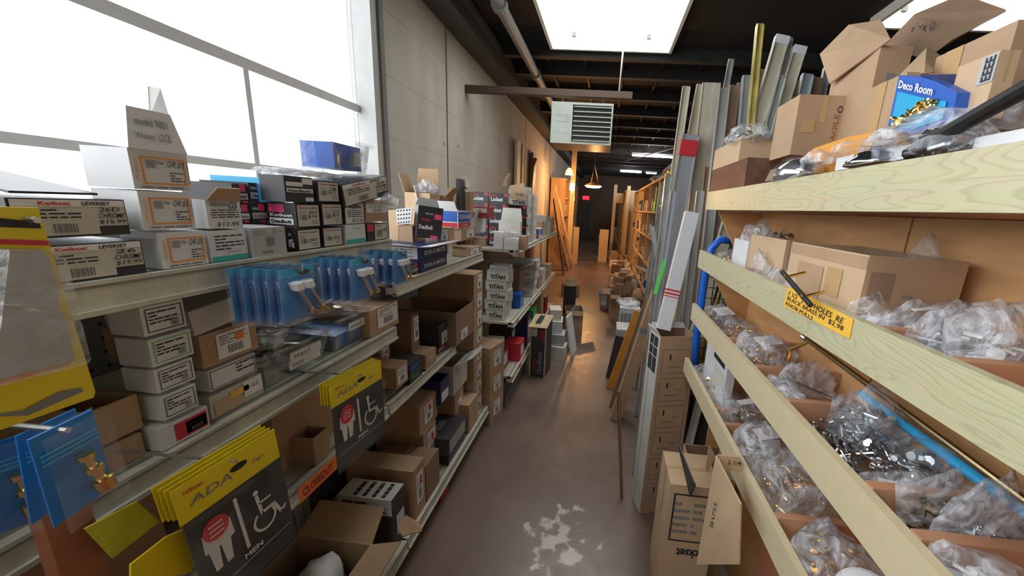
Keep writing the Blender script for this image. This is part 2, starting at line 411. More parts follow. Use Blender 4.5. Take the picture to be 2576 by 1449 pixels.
def carton(name, label, w, d, h, loc, rz=0, mat='card', items=(), labels=(), tape=True, open_=False, flaps=(), group=None,
           cat='box', tilt=None, sides=None, inside='card_in', always_root=False):
    """a box; open_ leaves the top off; flaps = [(edge, length, angle)] with edge front/back/left/right"""
    mb = MB(); t = .004
    if open_:
        mb.box(-w/2, w/2, 0, t, 0, h, mat); mb.box(-w/2, w/2, d-t, d, 0, h, mat)
        mb.box(-w/2, -w/2+t, t, d-t, 0, h, mat); mb.box(w/2-t, w/2, t, d-t, 0, h, mat); mb.box(-w/2+t, w/2-t, t, d-t, 0, t, inside)
        mb.poly([(-w/2+t, d-t-.0005, t), (w/2-t, d-t-.0005, t), (w/2-t, d-t-.0005, h), (-w/2+t, d-t-.0005, h)], inside)
    else:
        mb.box(-w/2, w/2, 0, d, 0, h, mat)
        if tape and mat.startswith('card'):
            deco(mb, w, d, h, [('top', 'rect', 0, .46, 1, .54, 'tape'), ('left', 'rect', .44, .55, .56, 1, 'tape'), ('right', 'rect', .44, .55, .56, 1, 'tape')])
    if sides:
        for f, m in sides.items(): deco(mb, w, d, h, [(f, 'rect', 0, 0, 1, 1, m, -.6)])
    deco(mb, w, d, h, items)
    parts = bool(labels or flaps or always_root)
    if parts:
        root = empty(name, loc, tilt if tilt else (0, 0, rz)); mb.build('body', root)
        for L in labels: label_part(root, w, d, h, *L)
        for fl in flaps:
            e, ln, ang = fl[:3]; fm = fl[3] if len(fl) > 3 else mat
            fb = MB(); a = radians(ang); dy, dz = cos(a)*ln, sin(a)*ln; k = .012
            if e == 'front': q = [(-w/2, 0, h), (w/2, 0, h), (w/2-k, -dy, h+dz), (-w/2+k, -dy, h+dz)]
            elif e == 'back': q = [(w/2, d, h), (-w/2, d, h), (-w/2+k, d+dy, h+dz), (w/2-k, d+dy, h+dz)]
            elif e == 'left': q = [(-w/2, d, h), (-w/2, 0, h), (-w/2-dy, k, h+dz), (-w/2-dy, d-k, h+dz)]
            else: q = [(w/2, 0, h), (w/2, d, h), (w/2+dy, d-k, h+dz), (w/2+dy, k, h+dz)]
            fb.slab(q, .003, fm)
            if len(fl) > 4:
                A, B, C, D = [Vector(p) for p in q]; n = (B-A).cross(C-A).normalized()
                for off, sg in ((n*.0042, 1), (n*-.001, -1)):
                    S = (B-A).normalized(); T = n.cross(S)
                    for (fa, fb_, fc, fd, tx) in fl[4]:
                        o = A+(B-A)*(fa if sg > 0 else fc)+(D-A)*fb_+off
                        fb.text(tx, o, S*sg, T, (fd-fb_)*ln, 'inkgrey', w=(fc-fa)*w)
            fb.build('flap', root)
        o = root
    else:
        o = mb.build(name, None, loc, rz)
        if tilt: o.rotation_euler = tilt
    return tag(o, label, cat, group)

def on_left(u0, vt, u1, vb, x, z=None, zt=None):
    um = (u0+u1)/2; vm = (vt+vb)/2
    y0 = P_x(u0, vm, x).y; y1 = P_x(u1, vm, x).y
    z0 = P_x(um, vb, x).z if z is None else z
    z1 = P_x(um, vt, x).z if zt is None else zt
    return y0, y1, z0, z1
def LB(name, label, u0, vt, u1, vb, x=-.74, d=.2, z=None, **k):
    """a box on the left racks: front face looks into the aisle (+X)"""
    y0, y1, z0, z1 = on_left(u0, vt, u1, vb, x, z)
    k.setdefault('rz', pi/2)
    return carton(name, label, y1-y0-.002, d, z1-z0-.0015, (x, (y0+y1)/2, z0), **k)
def RB(name, label, u0, vt, u1, vb, x=.46, d=.2, z=None, **k):
    """a box on the right unit: front face looks into the aisle (-X)"""
    y0, y1, z0, z1 = on_left(u0, vt, u1, vb, x, z)
    k.setdefault('rz', -pi/2)
    return carton(name, label, abs(y1-y0)-.002, d, z1-z0-.0015, (x, (y0+y1)/2, z0), **k)
def FB(name, label, u0, vt, u1, vb, y, d=.2, z=None, **k):
    """a box whose front face looks back at the camera (-Y)"""
    um = (u0+u1)/2; vm = (vt+vb)/2
    x0 = P_y(u0, vm, y).x; x1 = P_y(u1, vm, y).x
    z0 = P_y(um, vb, y).z if z is None else z; z1 = P_y(um, vt, y).z
    return carton(name, label, x1-x0-.002, d, z1-z0-.0015, ((x0+x1)/2, y, z0), **k)
# ============================================================ THE SETTING
XL = -1.5
fl = MB(); fl.box(-1.9, 6.2, -3.2, 20.4, -.1, 0, 'floor_concrete'); struct(fl.build('floor'))

def holed(mb, xs, ys, z0, z1, holes, mat):
    bx_ = sorted(set([xs[0], xs[1]]+[h[0] for h in holes]+[h[1] for h in holes]))
    by_ = sorted(set([ys[0], ys[1]]+[h[2] for h in holes]+[h[3] for h in holes]))
    for i in range(len(bx_)-1):
        for j in range(len(by_)-1):
            cx, cy = (bx_[i]+bx_[i+1])/2, (by_[j]+by_[j+1])/2
            if any(h[0] < cx < h[1] and h[2] < cy < h[3] for h in holes): continue
            mb.box(bx_[i], bx_[i+1], by_[j], by_[j+1], z0, z1, mat)
HOLES = [(-.743, .552, 2.95, 4.54), (2.1, 3.3, 2.35, 3.86), (-1.2, -.1, -1.9, -.1)]  # the last opening, behind the camera, is added to let fill light in
CZ = 3.2
ce = MB(); holed(ce, (-1.7, 6.2), (-3.2, 20.4), CZ+.06, CZ+.2, HOLES, 'ceil')
y = 5.2
while y < 20:
    ce.box(-1.5, 6.2, y, y+.09, CZ-.06, CZ+.06, 'ceil_rib'); y += .95
for y in (4.6,): ce.box(-1.5, 6.2, y, y+.09, CZ-.06, CZ+.06, 'ceil_rib')
x = -1.3
while x < 6.1:                                     # standing seams of the deck
    for (a, b) in ((4.7, 20.3),): ce.box(x, x+.03, a, b, CZ+.02, CZ+.06, 'ceil_rib')
    x += .45
struct(ce.build('ceiling'))
for i, h in enumerate(HOLES):                      # two skylights plus an added fill opening behind camera: wells, frames and clear domes
    w = MB(); t = .03; h = (h[0]+.033, h[1]-.033, h[2]+.033, h[3]-.033)
    w.box(h[0]-t, h[0], h[2]-t, h[3]+t, CZ-.02, CZ+.5, 'skyframe'); w.box(h[1], h[1]+t, h[2]-t, h[3]+t, CZ-.02, CZ+.5, 'skyframe')
    w.box(h[0], h[1], h[2]-t, h[2], CZ-.02, CZ+.5, 'skyframe'); w.box(h[0], h[1], h[3], h[3]+t, CZ-.02, CZ+.5, 'skyframe')
    for q in (.18, .82):
        w.box(h[0]+(h[1]-h[0])*q-.02, h[0]+(h[1]-h[0])*q+.02, h[3]-.02, h[3], CZ+.1, CZ+.14, 'frame_dark')
    struct(w.build('window_%d' % (i+2)))
    
# left wall: concrete panels with open vertical joints, a tall window beside the camera
WY0, WY1, WZ0, WZ1 = -2.4, 2.44, .95, 3.12
wl = MB()
wl.box(XL-.2, XL, -3.2, WY0, 0, 3.6, 'concrete_wall'); wl.box(XL-.2, XL, WY0, WY1+.11, 0, WZ0, 'concrete_wall')
wl.box(XL-.2, XL, WY0, WY1+.11, WZ1, 3.6, 'concrete_wall')
for a, b in ((2.55, 3.565), (3.595, 6.90), (6.93, 10.3), (10.33, 20.4)):
    wl.box(XL-.2, XL, a, b, 0, 3.6, 'concrete_wall')
wl.box(XL-.2, XL-.03, 3.56, 3.6, 0, 3.6, 'frame_dark'); wl.box(XL-.2, XL-.03, 6.89, 6.94, 0, 3.6, 'frame_dark'); wl.box(XL-.2, XL-.03, 10.29, 10.34, 0, 3.6, 'frame_dark')
for (u, v) in ((1117, 362), (1152, 368), (1242, 413), (1253, 417), (1248, 343), (1254, 348)):    # bolt holes
    p = P_x(u, v, XL); wl.box(XL-.0, XL+.0015, p.y-.012, p.y+.012, p.z-.012, p.z+.012, 'frame_dark')
struct(wl.build('wall_left'))
wn = MB()
wn.box(XL-.12, XL+.02, WY1, WY1+.07, WZ0, WZ1, 'frame_metal'); wn.box(XL-.1, XL+.035, WY1+.07, WY1+.11, WZ0-.1, WZ1, 'frame_dark')
wn.box(XL-.12, XL+.02, WY0-.07, WY0, WZ0, WZ1, 'frame_metal')
wn.box(XL-.12, XL, WY0, WY1, WZ0, WZ0+.05, 'white'); wn.box(XL-.12, XL, WY0, WY1, WZ1-.05, WZ1, 'white')
wroot = wn.build('window_1'); struct(wroot)
for z, hh in ((2.035, .045), (1.62, .03)):
    m = MB(); m.box(XL-.11, XL-.08, WY0, WY1, z, z+hh, 'white'); struct(m.build('mullion', wroot))
for yy in (-1.2, .1, 1.66):
    m = MB(); m.box(XL-.11, XL-.085, yy, yy+.025, WZ0, 2.035, 'white'); struct(m.build('mullion', wroot))
m = MB(); m.box(XL-.10, XL-.096, WY0, WY1, WZ0, WZ1, 'pane'); struct(m.build('pane', wroot))

w = MB(); w.box(6, 6.2, -3.2, 20.4, 0, 3.6, 'concrete_wall'); struct(w.build('wall_right'))
w = MB(); w.box(-1.7, 6.2, -3.4, -3.2, 0, 3.6, 'concrete_wall'); struct(w.build('wall_rear'))
w = MB(); w.box(-1.7, 6.2, 20.2, 20.4, 0, 3.6, 'wooddark'); struct(w.build('wall_far'))
d = MB(); d.box(-1.35, -.8, 20.12, 20.2, 0, 1.84, 'door_paint'); d.box(-1.41, -1.35, 20.1, 20.2, 0, 1.9, 'frame_dark')
d.box(-.8, -.74, 20.1, 20.2, 0, 1.9, 'frame_dark'); d.box(-1.41, -.74, 20.1, 20.2, 1.84, 1.9, 'frame_dark')
struct(d.build('door_1'))
# ceiling beam and pipes along the left wall
b = MB(); b.box(-1.5, -1.28, 2.6, 20, 2.98, 3.2, 'beam'); struct(b.build('trim_1'))
b = MB(); b.tube([(-.98, 2.6, 3.08), (-.98, 11, 3.08)], .05, 'pipe_grey', 12)
for yy in (3.4, 5.0, 7.0): b.tube([(-.98, yy-.03, 3.08), (-.98, yy+.03, 3.08)], .065, 'pipe_grey', 12)
tag(b.build('ceiling_pipe', smooth=False), 'dark round pipe running under the ceiling along the concrete wall', 'pipe')

# ---------------- unit heater
hx0, hx1, hz0, hz1, hy = -.617, -.012, 2.16, 2.54, 4.0
r = empty('unit_heater', ((hx0+hx1)/2, hy+.25, hz0)); tag(r, 'pale green metal unit heater with slats hanging from the ceiling', 'heater')
W_, Hh = hx1-hx0, hz1-hz0
lx = -W_/2+.21
b = MB(); b.box(-W_/2, lx, -.25, .25, 0, Hh, 'heater_metal'); b.box(lx, W_/2, -.22, .25, 0, Hh, 'heater_dark')
b.box(lx, W_/2, -.25, -.21, 0, .02, 'heater_metal'); b.box(lx, W_/2, -.25, -.21, Hh-.02, Hh, 'heater_metal'); b.box(W_/2-.015, W_/2, -.25, -.21, .02, Hh-.02, 'heater_metal')
b.poly([(-W_/2, -.25, -.001), (W_/2, -.25, -.001), (W_/2, .25, -.001), (-W_/2, .25, -.001)], 'heater_under')
b.poly([(-W_/2+.04, -.251, .10), (lx-.03, -.251, .10), (lx-.03, -.251, .125), (-W_/2+.04, -.251, .125)], 'galv')
cs = b.build('casing', r)
b = MB(); b.box(-W_/2+.04, lx-.03, -.252, -.25, .2, .27, 'steel'); b.text('Reznor', (-W_/2+.05, -.253, .215), (1, 0, 0), (0, 0, 1), .03, 'offwhite', w=.09); b.build('nameplate', cs)
n = 8
for i in range(n):
    s = MB(); z = .035+i*(Hh-.07)/(n-1)
    s.slab([(lx+.01, -.255, z-.008), (W_/2-.015, -.255, z-.008), (W_/2-.015, -.225, z+.010), (lx+.01, -.225, z+.010)], .002, 'heater_metal'); s.build('slat', r)
for sx in (-.2, .2):
    s = MB(); s.tube([(sx, -.19, Hh-.002), (sx, -.19, 2.601-hz0)], .006, 'frame_dark', 6); s.build('hanger_rod', r)
b = MB(); b.box(-1.5, .16, 4.02, 4.10, 2.60, 2.66, 'beamwood')
tag(b.build('ceiling_beam'), 'short horizontal wooden beam just above the unit heater', 'beam')
b = MB(); b.tube([(.03, 4.06, 2.672), (.04, 4.05, 3.25)], .009, 'steel', 8); tag(b.build('hanging_rod'), 'thin grey conduit dropping from the skylight to the heater beam', 'conduit')
b = MB(); b.tube([(3.6, 3.0, 3.0), (.45, 12.2, 3.0)], .02, 'pipe_grey', 8); tag(b.build('ceiling_conduit'), 'long thin grey conduit crossing the dark ceiling diagonally', 'conduit')

# ---------------- lamps
def tube_light(x0, x1, y, z, label, top=3.138):
    r = empty('fluorescent_lamp', ((x0+x1)/2, y, z)); tag(r, label, 'ceiling lamp', 'fluorescent tubes on the dark ceiling')
    L = (x1-x0)/2
    b = MB(); b.box(-L, L, -.06, .06, .03, .08, 'white'); b.build('housing', r)
    for s in (-.03, .03):
        t = MB(); t.tube([(-L+.02, s, .012), (L-.02, s, .012)], .016, 'tubeglow', 8); t.build('tube', r)
    
    for q in (-.7, .7):
        w_ = MB(); w_.tube([(L*q, 0, .08), (L*q, 0, top-z)], .004, 'frame_dark', 5); w_.build('suspension_wire', r)
tube_light(.56, 1.72, 10.95, 2.99, 'nearest white fluorescent ceiling lamp beyond the upright stock')
tube_light(.40, 1.25, 15.7, 3.0, 'small far fluorescent ceiling lamp on the left of the farther pair')
tube_light(1.42, 1.85, 15.8, 3.0, 'shortest far fluorescent ceiling lamp on the right of the farther pair', 3.262)
glow_done = None
def glow(name, loc, e, c=(1, .5, .18), rad=.05):
    l = bpy.data.lights.new(name, 'POINT'); l.energy = e; l.color = c; l.shadow_soft_size = rad
    o = bpy.data.objects.new(name, l); COL.objects.link(o); o.location = loc
r = empty('bell_lamp', (-.92, 9.0, 2.25)); tag(r, 'small glowing amber bell shaped glass lamp beside the far wooden post', 'lamp')
b = MB(); b.lathe([(.095, 0), (.085, .03), (.07, .09), (.045, .13), (.02, .15)], 'lampglow', 20); b.build('lamp_shade', r, smooth=True)
b = MB(); b.tube([(0, 0, .15), (0, 0, .95)], .005, 'frame_dark', 6); b.build('cord', r)
glow('bell_lamp_light', (-.92, 8.95, 2.18), 26)
r = empty('dish_lamp', (-.35, 9.0, 2.0)); tag(r, 'glowing shallow dish pendant lamp hanging over the far aisle', 'lamp')
b = MB(); b.lathe([(.02, -.01), (.15, 0), (.19, .03), (.195, .04)], 'lampglow_pale', 28); b.build('diffuser', r, smooth=True)
b = MB(); b.lathe([(.197, .035), (.15, .07), (.06, .11), (.0, .12)], 'orange', 28); b.build('lamp_shade', r, smooth=True)
for a in (0, 2.1, 4.2):
    b = MB(); b.tube([(.12*cos(a), .12*sin(a), .08), (0, 0, .5)], .003, 'brass', 5); b.build('chain', r)
b = MB(); b.tube([(0, 0, .5), (0, 0, 1.2)], .004, 'frame_dark', 5); b.build('cord', r)
glow('dish_lamp_light', (-.35, 9.0, 1.9), 70)
glow('fluorescent_light', (1.1, 10.9, 2.85), 60, (.9, .95, 1), .3)
glow('fluorescent_light', (.8, 15.6, 2.85), 45, (.9, .95, 1), .3)
glow('wall_lamp_light', (-.85, 10.2, 1.75), 10)
r = MB(); r.box(-.98, -.86, 9.9, 10.0, 1.95, 2.12, 'lampglow_pale'); tag(r.build('wall_lamp'), 'square amber glass lamp shade low on the far wooden post', 'lamp')
r = empty('exit_sign', (-1.12, 20.15, 1.93)); tag(r, 'red glowing exit sign above the far door', 'sign')
b = MB(); b.box(-.18, .18, 0, .05, 0, .2, 'frame_dark'); b.build('casing', r)
b = MB(); b.box(-.17, .17, -.006, 0, .01, .19, 'exitglow'); b.text('EXIT', (-.13, -.008, .04), (1, 0, 0), (0, 0, 1), .12, 'white', w=.26); b.build('panel', r)

# ============================================================ LEFT RACKS
def rack(label, x, depth, y0, y1, shelves, back_top, holes, base=True, labelstrips=()):
    r = empty('shelving_unit', (x-depth, y0, 0)); tag(r, label, 'shelving unit', 'metal shelving units against the concrete wall')
    L = y1-y0
    b = MB(); b.box(-.03, 0, 0, L, .05, back_top, 'pegboard')
    if holes:
        hy, hz = holes
        yy = hy[0]
        while yy < hy[1]:
            zz = hz[0]
            while zz < hz[1]:
                b.poly([(.001, yy-.004, zz-.004), (.001, yy+.004, zz-.004), (.001, yy+.004, zz+.004), (.001, yy-.004, zz+.004)], 'peghole'); zz += .035
            yy += .035
    b.build('pegboard_back', r)
    for q in (0, L-.03):
        b = MB(); b.box(-.05, .01, q, q+.03, 0, back_top+.02, 'shelf_metal'); b.build('upright', r)
    for s in shelves:
        z, dx = s[0], (s[1] if len(s) > 1 else 0); lip = s[2] if len(s) > 2 else .035
        D = depth+dx; e = s[3] if len(s) > 3 else L
        b = MB(); b.box(.01, D-.012, .002, e-.002, z-.018, z-.002, 'shelf_metal')
        # rolled front edge: a top bead, a groove and the price-tag channel
        b.box(D-.012, D, .002, e-.002, z-lip, z-.0006, 'shelf_metal'); b.box(D-.014, D+.006, .002, e-.002, z-lip-.004, z-lip+.004, 'shelf_metal')
        b.box(D-.03, D-.020, .01, e-.01, z-.002, z-.0008, 'shelf_groove'); b.box(D, D+.0012, .01, e-.01, z-.010, z-.006, 'shelf_groove')
        b.box(D-.04, D-.012, .002, .006, z-lip, z-.001, 'shelf_metal'); b.box(D-.04, D-.012, e-.006, e-.002, z-lip, z-.001, 'shelf_metal')
        b.build('shelf', r)
    if base:
        b = MB(); b.box(0, depth-.05, 0, L, 0, .08, 'frame_dark'); b.build('plinth', r)
    return r
ZA1, ZA2, ZA3, ZB = 1.405, 1.092, .770, .155
XF = -.72
rA = rack('long metal shelving unit nearest the camera under the bright window', XF, .46, -.9, 1.245,
     [(ZA1, 0, .045), (ZA2, 0, .042), (ZA3, -.05, .04), (ZB, 0, .05)], 1.45, ((1.0, 2.14), (.86, 1.36)))
rB = rack('middle metal shelving unit holding the dark blue cartons and brown boxes', XF, .46, 1.25, 2.36,
     [(1.250, 0, .045, .97), (ZA3, -.05, .04, .66), (ZB, 0, .05)], 1.30, ((.05, 1.05), (.86, 1.2)))
XC = -.62
ZC1, ZC2, ZC3 = 1.225, .690, .26
rC = rack('farther metal shelving unit with the stacked white lock boxes', XC, .60, 2.62, 4.95,
     [(ZC1, 0, .03), (ZC2, 0, .035), (ZC3, 0, .05)], 1.25, None)
# paper tags clipped on shelf edges
def tagstrip(r_, u0, v0, u1, v1, x, mat, label, text=None):
    a = P_x(u0, v0, x); b_ = P_x(u1, v1, x); L = b_.y-a.y
    m = MB(); m.box(0, .0015, -.5*L, .5*L, -.022, .022, mat)
    if text: m.text(text, (.0022, -.42*L, -.012), (0, 1, 0), (0, 0, 1), .024, 'darkred', w=.8*L)
    tag(m.build('shelf_tag', None, (x+.002, (a.y+b_.y)/2, (a.z+b_.z)/2)), label, 'price tag', 'tags on the shelf edges')
tagstrip(None, 750, 1250, 845, 1160, -.742, 'orange_sticker', 'red shelf edge strip lettered CLOSEOUT under the accessible restroom signs', 'CLOSEOUT')
for (yy, zz, lb_) in ((2.74, ZC2, 'orange price tag at the near end of the white lettered box shelf'), (3.25, ZC2, 'orange price tag second from the near end of the white lettered box shelf'), (3.85, ZC2, 'orange price tag toward the far end of the white lettered box shelf'),
                     (2.95, ZC1, 'orange price tag on the edge of the top shelf of the farther rack'), (2.9, ZC3, 'orange price tag on the lowest shelf edge of the farther rack')):
    m = MB(); m.box(0, .0015, -.03, .03, -.03, .002, 'orange_sticker'); tag(m.build('shelf_tag', None, (XC+.0075, yy, zz-.004)), lb_, 'price tag', 'tags on the shelf edges')
# ============================================================ BOXES ON THE NEAR LEFT RACK
def kwik(title, hand, price, panel=(.05, .05, .95, .95)):
    a, b, c, e = panel; X = lambda q: a+(c-a)*q; Y = lambda q: b+(e-b)*q
    it = [('front', 'rect', a, b, c, e, 'tanwhite'), ('front', 'text', X(.05), Y(.84), X(.45), Y(.93), 'Kwikset', 'red'),
          ('front', 'text', X(.5), Y(.84), X(.92), Y(.93), title, 'ink'), ('front', 'lines', X(.08), Y(.30), X(.34), Y(.72), 5),
          ('front', 'bars', X(.2), Y(.3), X(.4), Y(.55))]
    if hand: it.append(('front', 'scrawl', X(.48), Y(.58), X(.88), Y(.74), hand))
    if price: it.append(('front', 'scrawl', X(.45), Y(.38), X(.85), Y(.54), price))
    it.append(('front', 'lines', X(.62), Y(.08), X(.92), Y(.32), 3))
    return it
def long_kwik(hand, price, sub):
    return [('front', 'rect', .02, .06, .70, .97, 'tanwhite'), ('front', 'rect', .70, .27, .985, .97, 'tanwhite'), ('front', 'rect', .02, .80, .985, .97, 'paper', .5),
            ('front', 'text', .22, .83, .48, .93, 'Kwikset', 'red'), ('front', 'text', .58, .83, .84, .93, 'LEVERSET', 'ink'),
            ('front', 'lines', .10, .48, .56, .76, 3, 'ink'), ('front', 'bars', .30, .12, .50, .36),
            ('front', 'scrawl', .72, .66, .92, .78, sub), ('front', 'scrawl', .70, .48, .96, .62, hand), ('front', 'scrawl', .70, .31, .96, .44, price)]
KS = {'left': 'softblack'}
def pinkside(it):   # printed end panel of the black lock boxes
    return it+[('left', 'rect', .1, .62, .62, .95, 'pink'), ('left', 'rect', .1, .12, .9, .38, 'white'), ('left', 'text', .14, .44, .9, .58, 'Kwikset', 'white'), ('left', 'text', .16, .17, .84, .32, 'Deadbolt', 'ink')]
GK = 'white fronted black lock boxes on the top shelf'

LB('lock_box', 'long black and white leverset carton at the far left, upper of its pair', 20, 497, 322, 597, x=-.735, d=.2, mat='black', items=long_kwik('CHROME', '$15.99', '26D'))
LB('lock_box', 'long black and white leverset carton at the far left, lower of its pair', 60, 610, 365, 700, x=-.73, d=.2, z=ZA1, mat='black', items=long_kwik('CHROME', '$15.95', '26'))
# the open lid of the upper long carton
y0 = P_x(20, 480, -.735).y; y1 = P_x(245, 487, -.735).y; z1 = P_x(171, 497, -.735).z
m = MB(); m.slab([(-.735, y0, z1+.004), (-.735, y1, z1+.004), (-.90, y1, z1+.03), (-.90, y0, z1+.03)], .003, 'black')
m.slab([(-.90, y0, z1+.03), (-.90, y1, z1+.03), (-.92, y1-.02, z1+.005), (-.92, y0, z1+.005)], .003, 'softblack')
tag(m.build('cardboard_sheet'), 'dark loose cardboard sheet lying on the uppermost long leverset carton', 'cardboard')

def orange_frame():
    return [('front', 'frame', .16, .14, .92, .84, .045, 'orange_ink'), ('front', 'bars', .24, .55, .40, .76), ('front', 'text', .42, .66, .54, .76, 'Weiser', 'ink'),
            ('front', 'scrawl', .58, .58, .88, .78, 'CHR. $15'), ('front', 'lines', .62, .22, .88, .5, 4, 'ink'), ('front', 'lines', .1, .02, .9, .12, 1, 'inkgrey'),
            ('front', 'text_up', .04, .2, .10, .8, 'Weiser', 'orange_ink'), ('front', 'text_up', .94, .2, .98, .8, 'LOCKS', 'inkgrey')]
LB('lock_box', 'white carton with an orange printed frame, lowest in the leaning tower by the window', 402, 580, 522, 677, x=-.735, d=.07, z=ZA1, mat='white', items=orange_frame(), group='white cartons with orange frames')
LB('lock_box', 'white carton with an orange printed frame, middle of the leaning tower by the window', 352, 480, 487, 577, x=-.735, d=.08, mat='white', items=orange_frame(), group='white cartons with orange frames')
LB('lock_box', 'topmost white carton with an orange frame and its printed flap standing up', 328, 379, 476, 478, x=-.735, d=.08, mat='white', items=orange_frame(),
   flaps=[('front', .062, 96, 'white', [(.12, .58, .66, .78, 'model 9001'), (.12, .26, .44, .42, 'Weiser'), (.50, .24, .72, .46, 'LOCK')])], open_=True, inside='white', group='white cartons with orange frames')
# curled sheet of paper standing out of the topmost carton
a = [P_x(428, 372, -.80), P_x(372, 300, -.80), P_x(330, 250, -.84), P_x(372, 216, -.80), P_x(404, 222, -.76)]
m = MB(); q = [P_x(383, 300, -.78), P_x(430, 310, -.78), P_x(452, 375, -.78), P_x(400, 372, -.78)]
m.slab([P_x(452, 372, -.775), P_x(428, 300, -.775), P_x(404, 222, -.775), P_x(374, 217, -.79), P_x(378, 290, -.79), P_x(395, 372, -.79)], .0015, 'paper')
m.slab([P_x(374, 217, -.79), P_x(332, 257, -.85), P_x(366, 275, -.83), P_x(378, 290, -.79)], .0015, 'paper')
tag(m.build('paper_sheet'), 'curled white sheet of paper standing up out of the tallest carton tower', 'paper')

LB('lock_box', 'white hand lettered carton with a brown flap up, beside the orange framed tower', 519, 502, 608, 574, x=-.735, d=.07, mat='white', open_=True,
   items=[('front', 'text', .08, .78, .62, .94, 'VIKING', 'inkgrey'), ('front', 'scrawl', .6, .70, .85, .95, 'G5'), ('front', 'lines', .1, .36, .9, .70, 4, 'ink'), ('front', 'scrawl', .2, .06, .85, .22, '$12.95')],
   flaps=[('front', .028, 60, 'card')])
LB('lock_box', 'white carton with a teal bottom band under the carton with the brown flap', 527, 577, 622, 654, x=-.735, d=.07, z=ZA1, mat='white',
   items=[('front', 'rect', 0, .0, 1, .17, 'teal'), ('front', 'lines', .12, .35, .9, .88, 5, 'ink'), ('front', 'text', .4, .24, .8, .33, 'Viking', 'inkgrey')])
LB('lock_box', 'grey white carton with a square barcode beside the small blue printed box', 634, 570, 720, 637, x=-.73, d=.10, z=ZA1, mat='greybox',
   items=[('front', 'bars', .38, .34, .62, .66), ('front', 'lines', .06, .72, .38, .92, 3), ('front', 'lines', .60, .74, .92, .96, 3), ('front', 'rect', .25, .08, .56, .18, 'inkgrey')])
LB('lock_box', 'small blue and white printed box squeezed behind the grey barcode carton', 600, 575, 634, 636, x=-.80, d=.1, z=ZA1, mat='white',
   items=[('front', 'rect', 0, .5, 1, 1, 'blue'), ('front', 'rect', 0, .36, 1, .5, 'red')], always_root=False)

# pink and black lock boxes further back
pk = lambda n: [('front', 'rect', .45, .60, .85, .98, 'pink'), ('front', 'text', .06, .66, .42, .82, 'Kwikset', 'white'), ('front', 'rect', .06, .18, .96, .50, 'white'), ('front', 'text', .14, .24, .85, .43, n, 'ink'), ('front', 'rect', .55, .0, .9, .10, 'pink')]
for c, (ua, ub) in enumerate(((584, 624), (626, 667), (690, 742))):
    for rr, (va, vb_) in enumerate(((562, 607), (512, 560), (461, 510))):
        if c == 2 and rr == 2: continue
        nm = ['leftmost', 'middle', 'rightmost'][c]; lv = ['bottom', 'middle', 'top'][rr]
        dv = (0, -2, -4)[c]+(0 if rr else 0)
        LB('lock_box', 'pink and black lock box, %s column, %s row, behind the grey barcode carton' % (nm, lv), ua+(3-rr)*5-5, va+dv, ub+(3-rr)*5-5 if c < 2 else ub, vb_+dv if rr else vb_, x=-.815, d=.12,
           z=ZA1 if rr == 0 else None, mat='softblack', items=pk(['Lockset', 'Entrance', 'Deadbolt'][rr]), group='pink printed black lock boxes')
LB('lock_box', 'black and pink lock box standing beside the grey barcode carton', 722, 572, 744, 630, x=-.75, d=.12, z=ZA1, mat='black', items=pk('Lock'))
LB('box', 'open pale blue box on the pink and black lock boxes', 672, 448, 714, 509, x=-.79, d=.14, mat='sky_card', open_=True, items=[('front', 'text', .3, .35, .7, .45, 'LOCK', 'white')])
tops = ZA1
def kb(u0, vt, u1, vb, lab, hand, price, z=None, **k):
    return LB('lock_box', lab, u0, vt, u1, vb, x=-.735, d=.075, z=z, mat='black', items=pinkside(kwik('Leverset', hand, price)), group=GK, **k)
kb(746, 574, 807, 629, 'white fronted black lock box, bottom left of the four stacked by the teal box', '', '26D', ZA1)
kb(811, 570, 862, 620, 'white fronted black lock box, bottom right of the four stacked by the teal box', '', '26', ZA1)
kb(744, 512, 805, 572, 'white fronted black lock box, top left of the four stacked by the teal box', '3D', '$14')
kb(808, 511, 861, 567, 'white fronted hand marked black lock box, top right of the four by the teal box', 'SCHL', '$5')
LB('lock_box', 'large black lock box with white paper labels on top of the four lock boxes', 715, 443, 788, 509, x=-.735, d=.06, mat='black',
   items=[('front', 'rect', .05, .62, .62, .78, 'white'), ('front', 'rect', .05, .38, .98, .54, 'white'), ('front', 'text', .1, .40, .9, .50, 'Handleset', 'ink'), ('front', 'rect', .6, .72, .98, .95, 'white'), ('front', 'rect', .68, .05, .98, .2, 'white')], group=None)
LB('lock_box', 'small black lock box with a white front beside the long tilted leverset carton', 797, 455, 853, 508, x=-.735, d=.15, mat='black', items=pinkside(kwik('Deadbolt', '3', '$12')))
LB('lock_box', 'teal banded white carton at the right of the four white fronted lock boxes', 869, 563, 920, 613, x=-.735, d=.15, z=ZA1, mat='white',
   items=[('front', 'rect', 0, 0, 1, .22, 'teal'), ('front', 'text', .3, .75, .7, .84, 'Viking', 'teal')])
LB('lock_box', 'white hand lettered carton on top of the small teal banded carton', 868, 510, 915, 562, x=-.735, d=.15, mat='white',
   items=[('front', 'scrawl', .15, .74, .85, .94, 'VIKING'), ('front', 'lines', .1, .3, .9, .68, 4, 'ink'), ('front', 'scrawl', .3, .06, .9, .22, '$12.95')], sides={'left': 'softblack'})
LB('lock_box', 'red and black lock box with a white front ending the top shelf', 923, 561, 974, 606, x=-.735, d=.15, z=ZA1, mat='black',
   items=[('front', 'rect', 0, .55, .3, .98, 'red'), ('front', 'rect', .36, .04, .97, .96, 'tanwhite'), ('front', 'text', .40, .82, .66, .92, 'Kwikset', 'red'), ('front', 'bars', .45, .2, .7, .6), ('front', 'scrawl', .65, .5, .95, .7, '1.45')])
